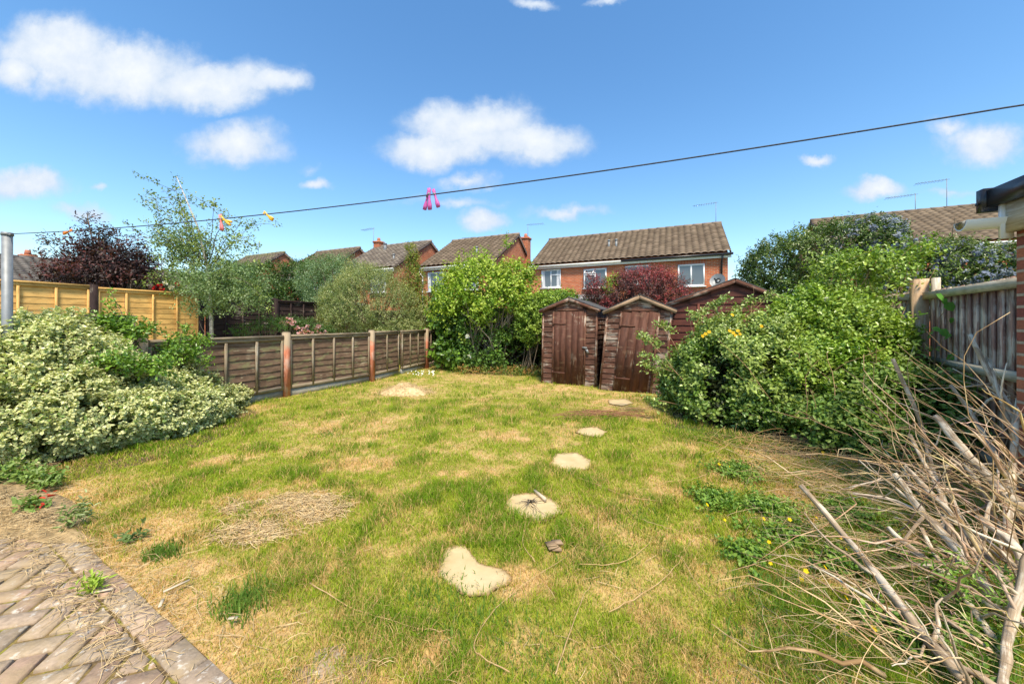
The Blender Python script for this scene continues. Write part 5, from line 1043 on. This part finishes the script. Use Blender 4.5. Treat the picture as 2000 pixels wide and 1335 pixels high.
for (*pp, r, lbl) in BR:
    K_ = np.array([at(a_, b_, min(Y_, .96*H*F/(b_-HZ)-.03)) for a_, b_, Y_ in pp]); t_ = np.linspace(0, 1, 14); tt = np.linspace(0, 1, 4); P = np.stack([np.interp(t_, tt, K_[:, i]) for i in range(3)], -1)
    P[1:-1] = (P[:-2]+2*P[1:-1]+P[2:])/4; P += np.cumsum(rng.normal(0, .004, P.shape), 0); P[:, 2] = np.maximum(P[:, 2], r)
    o_ = thing('dead_branch', P[-1], lbl, 'branch', 'bleached dead branches heaped by the brick wall'); b = MB(); rr = .86*r*np.linspace(.72, 1.15, 14)*rng.uniform(.88, 1.12, 14)
    b.tube(P, rr, 9, (U(.85, 1.15),)*3); b.build('limb', M_DEAD, o_, smooth=True)
    for k in range(int(rng.integers(2, 5))):
        i = int(rng.integers(3, 12)); l = U(.1, .5); e_ = P[i]+nrm(rng.normal(size=3)+np.array([-.6, .2, .5]))*l; b = MB(); b.tube(curve(P[i], e_, 7, .18), [r*.4, r*.12], 6); b.build('side_twig', M_DEAD, o_, smooth=True)
b = MB()
for k in range(440):
    c0 = np.array([U(2.3, 3.3), U(1.6, 2.8), U(0, .5)]); dv = nrm(np.array([U(-1, .1), U(-.2, .7), U(-.15, .8)])); l = U(.25, 1.2); e_ = c0+dv*l
    if k > 190:
        a_, b_ = U(1700, 2060), U(740, 1330)
        if b_ < 1200-(a_-1640)*1.1: continue
        Y_ = min(U(1.6, 2.7), .96*H*F/(b_-HZ)); c0 = at(a_, b_, Y_); dv = nrm(np.array([-.75, .25, .5])+rng.normal(0, .42, 3)); e_ = c0+dv*U(.15, .75); e_[2] = max(e_[2], .02)
    if e_[0]/max(e_[1], .1) < .90 and e_[2] > .35: continue
    kk = U(.65, 1.25); b.tube(curve(c0, e_, 8, .22, .04), [U(.0018, .0045) if U(0, 1) < .85 else U(.006, .011), .001], 5, (kk, kk*U(.78, .95), kk*U(.55, .85)))
tag(b.build('twig_tangle', M_DEAD, smooth=True), 'tangle of thin bleached twigs filling the branch heap', 'twigs', kind='stuff')
b = MB()
for k in range(620):
    y_ = U(1.3, 4.4); x_ = U(.62, 1.0)*y_*1.0+U(-.1, .5)*(y_ < 3.2); 
    if x_ > 3.6: continue
    an = rng.normal(-.85, .75); l = U(.12, .6); z0 = U(.01, .09); c0 = np.array([x_, y_, z0]); e_ = c0+np.array([math.cos(an)*l, math.sin(an)*l, U(-.02, .10)]); e_[2] = max(e_[2], .01)
    b.tube(curve(c0, e_, 6, .12, .05), [U(.0010, .0021), .0008], 3, (U(.55, 1.15),)*3)
for k in range(260):
    y_ = U(3.0, 4.2); x_ = 2.4+U(-.3, 1.4); an = U(0, 6.3); l = U(.1, .5); c0 = np.array([x_, y_, U(.01, .06)]); b.tube(curve(c0, c0+np.array([math.cos(an)*l, math.sin(an)*l*.6, U(0, .12)]), 6, .2, .08), [.0028, .0012], 3, (U(.6, 1), .7, .6))
tag(b.build('dry_stalks', M_STRAW), 'flattened dry grass stalks over the right side of the lawn', 'dry grass', kind='stuff')

# twigs lying on the lawn
TW = [((1125, 940), (1190, 965), (1240, 985), (1300, 988), (1335, 965), 'curved thin twig shaped like a wide bow, right of the third sandy patch'),
      ((995, 1330), (920, 1290), (935, 1250), (980, 1185), (1110, 1098), 'longest curved stem beside the arrowhead sandy patch'),
      ((605, 1155), (700, 1210), (800, 1240), (860, 1250), (880, 1248), 'pale curved stem near the paving'),
      ((1190, 1210), (1240, 1185), (1290, 1150), (1325, 1115), (1332, 1098), 'bent twig with a hooked tip on bare dry grass'),
      ((1085, 1335), (1100, 1290), (1125, 1220), (1140, 1175), (1158, 1155), 'straight reed pointing at the camera'),
      ((1045, 1110), (1020, 1075), (1022, 1050), (1035, 1030), (1040, 1020), 'short hooked stem under the stick patch'),
      ((1130, 1115), (1190, 1118), (1240, 1100), (1270, 1070), (1275, 1055), 'arched stem between the grass tufts'),
      ((1105, 1025), (1130, 1050), (1135, 1065), (1120, 1085), (1118, 1100), 'elbowed brown twig right of the stick patch'),
      ((1220, 980), (1225, 1010), (1260, 1028), (1310, 1045), (1335, 1050), 'twig curling off the bow shaped one'),
      ((1300, 1085), (1330, 1100), (1355, 1145), (1370, 1165), (1385, 1180), 'slim straight stalk near the bent twig'),
      ((1170, 1010), (1168, 1040), (1175, 1065), (1178, 1080), (1178, 1085), 'short pale wavy straw'),
      ((1740, 1120), (1650, 1060), (1560, 1030), (1500, 990), (1460, 985), 'long loose stalk near the leaning pole'),
      ((1380, 935), (1350, 945), (1300, 950), (1290, 955), (1280, 955), 'level brown stalk towards the brambles')]
for (*pp, lbl) in TW:
    K_ = np.array([gd(*q) for q in pp]); t_ = np.linspace(0, 1, 22); tt = np.linspace(0, 1, 5); P = np.stack([np.interp(t_, tt, K_[:, i]) for i in range(3)], -1)
    for _ in range(3): P[1:-1] = (P[:-2]+2*P[1:-1]+P[2:])/4
    P[:, 2] = .035+.012*rng.random(22); b = MB(); b.tube(P, [.0026, .0019, .0012], 6, (.8, .72, .66)); tag(b.build('twig', M_STRAW, origin=P[0], smooth=True), lbl, 'twig', 'loose twigs on the lawn')
b = MB(); A = gd(1044, 966)+UP*.03; B_ = gd(1066, 985)+UP*.035; b.beam(A, B_, .03, .014, None, (1.1, 1.05, 1)); tag(b.build('wood_stick', M_CREAM, origin=A), 'short flat pale stick lying on the second sandy patch', 'stick')
b = MB(); c0 = gd(1035, 985)+UP*.02
for k in range(22): b.tube(curve(c0+rng.normal(0, .01, 3), c0+np.array([U(-.13, .13), U(-.2, .08), U(0, .025)]), 6, .25, .05), [.003, .001], 4)
tag(b.build('root_clump', M_BARK, origin=c0), 'small brown clump of dry roots on the second sandy patch', 'roots')
b = MB(); c0 = gd(1085, 1080)
for k in range(4): b.ob(c0+np.array([U(-.03, .03), U(-.02, .02), .03+.01*k]), (nrm([1, U(-.5, .5), .3]), nrm([-.3, 1, 0]), nrm([-.3, 0, 1])), (.03, .02, .006), (1, .95, .85))
tag(b.build('bark_chunk', M_TRIMW, origin=c0), 'pale flaky bark chunk on the grass right of the arrowhead patch', 'bark')
for k, (q, lbl) in enumerate((((345, 1160), 'long tan wood splinter lying beside the paving gap'), ((315, 1195), 'short white stick stuck in the paving gap'), ((455, 1225), 'flat brown chip on the dry grass by the paving corner'), ((200, 1170), 'pale plastic strip across the paver joint'))):
    c0 = gd(*q)+UP*.045; an = (.9, -1.0, .1, .25)[k]; l = (.05, .03, .02, .045)[k]; b = MB(); b.ob(c0, ((math.cos(an), math.sin(an), .05), (-math.sin(an), math.cos(an), 0), (0, 0, 1)), (l, .006, .003), (1.1, 1.05, 1)); tag(b.build('wood_chip', M_CREAM, origin=c0), lbl, 'wood chip')
# litter of straw over lawn + edge of the paving
b = MB()
for k in range(5000):
    if k < 900:
        w_ = rng.dirichlet(np.ones(len(pc))*.6); q = (w_[:, None]*pc).sum(0)[:2]; z_ = .055
    elif k < 2800:
        s_ = U(-3.4, 1.6); r_ = -abs(rng.normal(0, .20))+.24; q = E0+EU*s_+EN*r_; z_ = .03
    else:
        y_ = 1.3+(U(0, 1)**1.6)*8; q = np.array([U(-1.2, 1.2)*y_, y_]); z_ = .02
        if q[0] < fence_x(q[1])+.2 or (q[1] > 7): continue
        if float(dryness(q[0:1], q[1:2])[0]) < .45: continue
    an = U(0, 6.3); l = U(.03, .14); c0 = np.array([q[0], q[1], z_+U(0, .012)]); b.tube(curve(c0, c0+np.array([math.cos(an)*l, math.sin(an)*l, U(-.005, .012)]), 4, .15, .03), [.0016, .001], 3, (U(.8, 1.25),)*3)
tag(b.build('straw_litter', M_STRAW), 'scattered short straw and clippings on the dry lawn and paving edge', 'straw', kind='stuff')
# raked hay heaps
def hay(label, c0, rx, ry, h, n):
    root = thing('hay_heap', c0, label, 'hay heap', 'raked heaps of dry grass'); b = MB(); k = 20; V = []; Fs = []
    for j in range(6):
        rr = (j+.0)/5
        for i in range(k):
            th = 2*math.pi*i/k; w_ = 1+.22*(float(vnoise(np.array([math.cos(th)*2+c0[0]*3, math.sin(th)*2, 1.])))-.5)*2
            V.append((c0[0]+rx*rr*math.cos(th)*w_, c0[1]+ry*rr*math.sin(th)*w_, max(.004, h*(1-rr**1.5)*(.8+.4*float(vnoise(np.array([rr*4, th, c0[0]])))))))
    for j in range(5):
        for i in range(k): Fs.append([j*k+i, j*k+(i+1) % k, (j+1)*k+(i+1) % k, (j+1)*k+i])
    mk('mound', V, Fs, M_STRAW, root, smooth=True)
    for i in range(n):
        rr = math.sqrt(U(0, 1.25)); th = U(0, 6.3); c_ = np.array([c0[0]+rx*rr*math.cos(th), c0[1]+ry*rr*math.sin(th), max(.012, h*(1-rr**1.5))+U(0, .02)]); an = U(0, 6.3); l = U(.04, .16)
        b.tube(curve(c_, c_+np.array([math.cos(an)*l, math.sin(an)*l*.8, U(-.03, .02)]), 5, .25, .05), [.0026, .0012], 3, (U(.7, 1.3),)*3)
    b.build('loose_straw', M_STRAW, root)
hay('flat spread of raked hay on the left of the lawn', gd(575, 1000), .36, .22, .045, 1500)
hay('thin lower tail of hay below the main left spread', gd(500, 1042), .26, .13, .03, 700)
hay('rounded hay heap at the far end of the lawn by the low fence', gd(790, 768), .50, .36, .20, 900)
hay('small pale hay tuft left of the main spread', gd(458, 998), .09, .06, .04, 180)
b = MB(); c0 = gd(1165, 815)
for k in range(60): p_ = c0+np.array([U(-.4, .4), U(-.2, .2), .03+U(0, .05)]); b.tube(curve(p_, p_+np.array([U(.3, .6)*(1 if U(0, 1) > .3 else -1), U(-.12, .12), U(-.02, .02)]), 6, .12, .04), [.005, .002], 4, (.8, .65, .6))
tag(b.build('twig_bundle', M_BRAM, origin=c0), 'loose bundle of brown twigs on the lawn in front of the leaning shed', 'twigs')
# buttercups and daisies
def flowerlet(c0, h, r, col, label, name, grp, n=5):
    root = thing(name, c0, label, name.replace('_', ' '), grp); b = MB(); b.tube([c0, c0+np.array([.005, 0, h])], .0012, 4, (.6, 1, .5)); b.build('stem', M_LEAF if False else M_BRAM, root)
    blossom(c0+np.array([.005, 0, h]), r, col, root, 'petals', n); return root
BC = [(1414, 1029), (1490, 1038), (1500, 1080), (1593, 1025), (1622, 1033), (1641, 1073), (1650, 1098), (1639, 1133), (1676, 1136), (1562, 1151), (1571, 1144), (1503, 1126), (1611, 1139), (1700, 1160), (1815, 1138), (1838, 1158), (1652, 1197), (1680, 1223), (1732, 1199), (1703, 1265), (1606, 903), (1403, 924), (1425, 930), (1605, 895), (1697, 1161), (1785, 1170), (1590, 1205), (1540, 1040), (1720, 1090), (1380, 1010)]
bp = flowerlet(gd(*BC[0]), .05, .011, (.85, .62, .01), 'small yellow buttercup in the weedy grass on the right', 'buttercup', 'buttercups in the grass')
for (a_, b_) in BC[1:]:
    c = bp.copy(); COL.objects.link(c); c.location = tuple(gd(a_, b_)+UP*U(-.01, .03)); c.rotation_euler = (0, 0, U(-.8, .8)); s_ = U(.9, 1.3)*max(1, gd(a_, b_)[1]/2.4)**.4; c.scale = (s_,)*3
    for ch_ in bp.children: k = ch_.copy(); COL.objects.link(k); k.parent = c
dp_ = flowerlet(gd(818, 733), .06, .016, (.8, .8, .78), 'white daisy in the daisy patch beside the far low fence post', 'daisy', 'daisies near the far fence post', 6)
for i in range(26):
    q = gd(U(795, 848), U(729, 739)); c = dp_.copy(); COL.objects.link(c); c.location = tuple(q+UP*U(-.01, .02)); c.rotation_euler = (0, 0, U(-1, 1)); c.scale = (1.3,)*3
    for ch_ in dp_.children: k = ch_.copy(); COL.objects.link(k); k.parent = c
# weeds by the paving and along the right
def weed(name, label, blobs, n, leaf, pal, asp=.4, grp=None, cat='weed', up=1.0):
    c0 = (blobs[0][0], blobs[0][1], 0); r_ = thing(name, c0, label, cat, grp); foliage('foliage', blobs, n, leaf, asp, pal, r_, shell=.6, spr=5, sl=.08, lump=.4, up=up, zmin=0.01, seed=int(abs(blobs[0][0])*1000)); stems('stems', c0, bt(blobs, 3), .003, M_BRAM, r_, .03); return r_
WG = [((.16, .27, .08), 2), ((.10, .20, .04), 1)]
c_ = gd(150, 1040); weed('willowherb', 'grey green upright willowherb at the paving corner', [(c_[0], c_[1], .09, .05, .05, .10)], 160, .05, [((.24, .33, .20), 1), ((.16, .25, .10), 1)], .3)
c_ = gd(60, 1010); weed('red_tinged_weed', 'weed with one scarlet leaf on the left edge of the paving', [(c_[0], c_[1], .06, .10, .06, .07)], 160, .05, WG+[((.5, .04, .03), .35)], .5)
c_ = gd(95, 960); weed('leafy_weed', 'soft green leafy weed between paving and variegated shrub', [(c_[0], c_[1], .08, .16, .08, .09), (c_[0]-.25, c_[1]+.1, .07, .14, .08, .08)], 420, .05, WG, .5)
c_ = gd(20, 950); weed('nettle_clump', 'nettle like clump at the extreme left below the shrub', [(c_[0], c_[1], .08, .2, .1, .09)], 320, .05, WG, .5)
c_ = gd(262, 1060); weed('dock_seedling', 'small dark leaved dock seedling on the lawn edge', [(c_[0], c_[1], .02, .06, .05, .03)], 60, .045, [((.09, .16, .05), 1)], .6)
c_ = gd(185, 1165); weed('joint_weed', 'bright green weed sprouting from a paver joint', [(c_[0], c_[1], .035, .06, .035, .02)], 110, .04, [((.22, .36, .05), 1)], .3)
c_ = gd(1870, 1200); weed('cleavers', 'bright green cleavers at the foot of the branch heap', [(c_[0], c_[1], .12, .14, .12, .14), (c_[0]+.2, c_[1]-.1, .14, .12, .12, .16)], 700, .04, [((.14, .30, .05), 1), ((.22, .38, .09), 1)], .3)
GCR = [(gd(a_, b_)[0], gd(a_, b_)[1], .03, r_, r_*.8, .045) for (a_, b_, r_) in ((1500, 1000, .25), (1560, 1060, .25), (1480, 1100, .2), (1640, 1120, .22), (1700, 1200, .2), (1440, 1020, .25), (1600, 1180, .2), (1800, 1270, .18), (1560, 1140, .18), (1900, 1250, .15), (1660, 1010, .3), (1760, 1080, .25), (1450, 930, .3), (1390, 980, .2))]
cr = foliage('creeping_weeds', GCR, 15000, .028, .75, [((.10, .22, .035), 2), ((.16, .29, .05), 2)], None, shell=.7, spr=5, sl=.05, lump=.6, up=1.1, gap=.40, gf_=4, zmin=.008)
tag(cr, 'creeping buttercup leaves matted through the right side lawn', 'ground cover', kind='stuff')
# soil beds under the shrubs
for nm, cx_, cy_, rx, ry in (('soil', 3.6, 4.75, 1.45, 1.15), ('soil', -5.0, 4.3, .85, 1.35)):
    n = 40; V = [(cx_, cy_, .035)]+[(cx_+rx*math.cos(2*math.pi*k/n)*(1+.12*math.sin(k*1.7)), cy_+ry*math.sin(2*math.pi*k/n)*(1+.1*math.sin(k*2.3)), .018) for k in range(n)]
    tag(mk('soil_bed', V, [[0, 1+k, 1+(k+1) % n] for k in range(n)], M_SOIL), kind='structure')
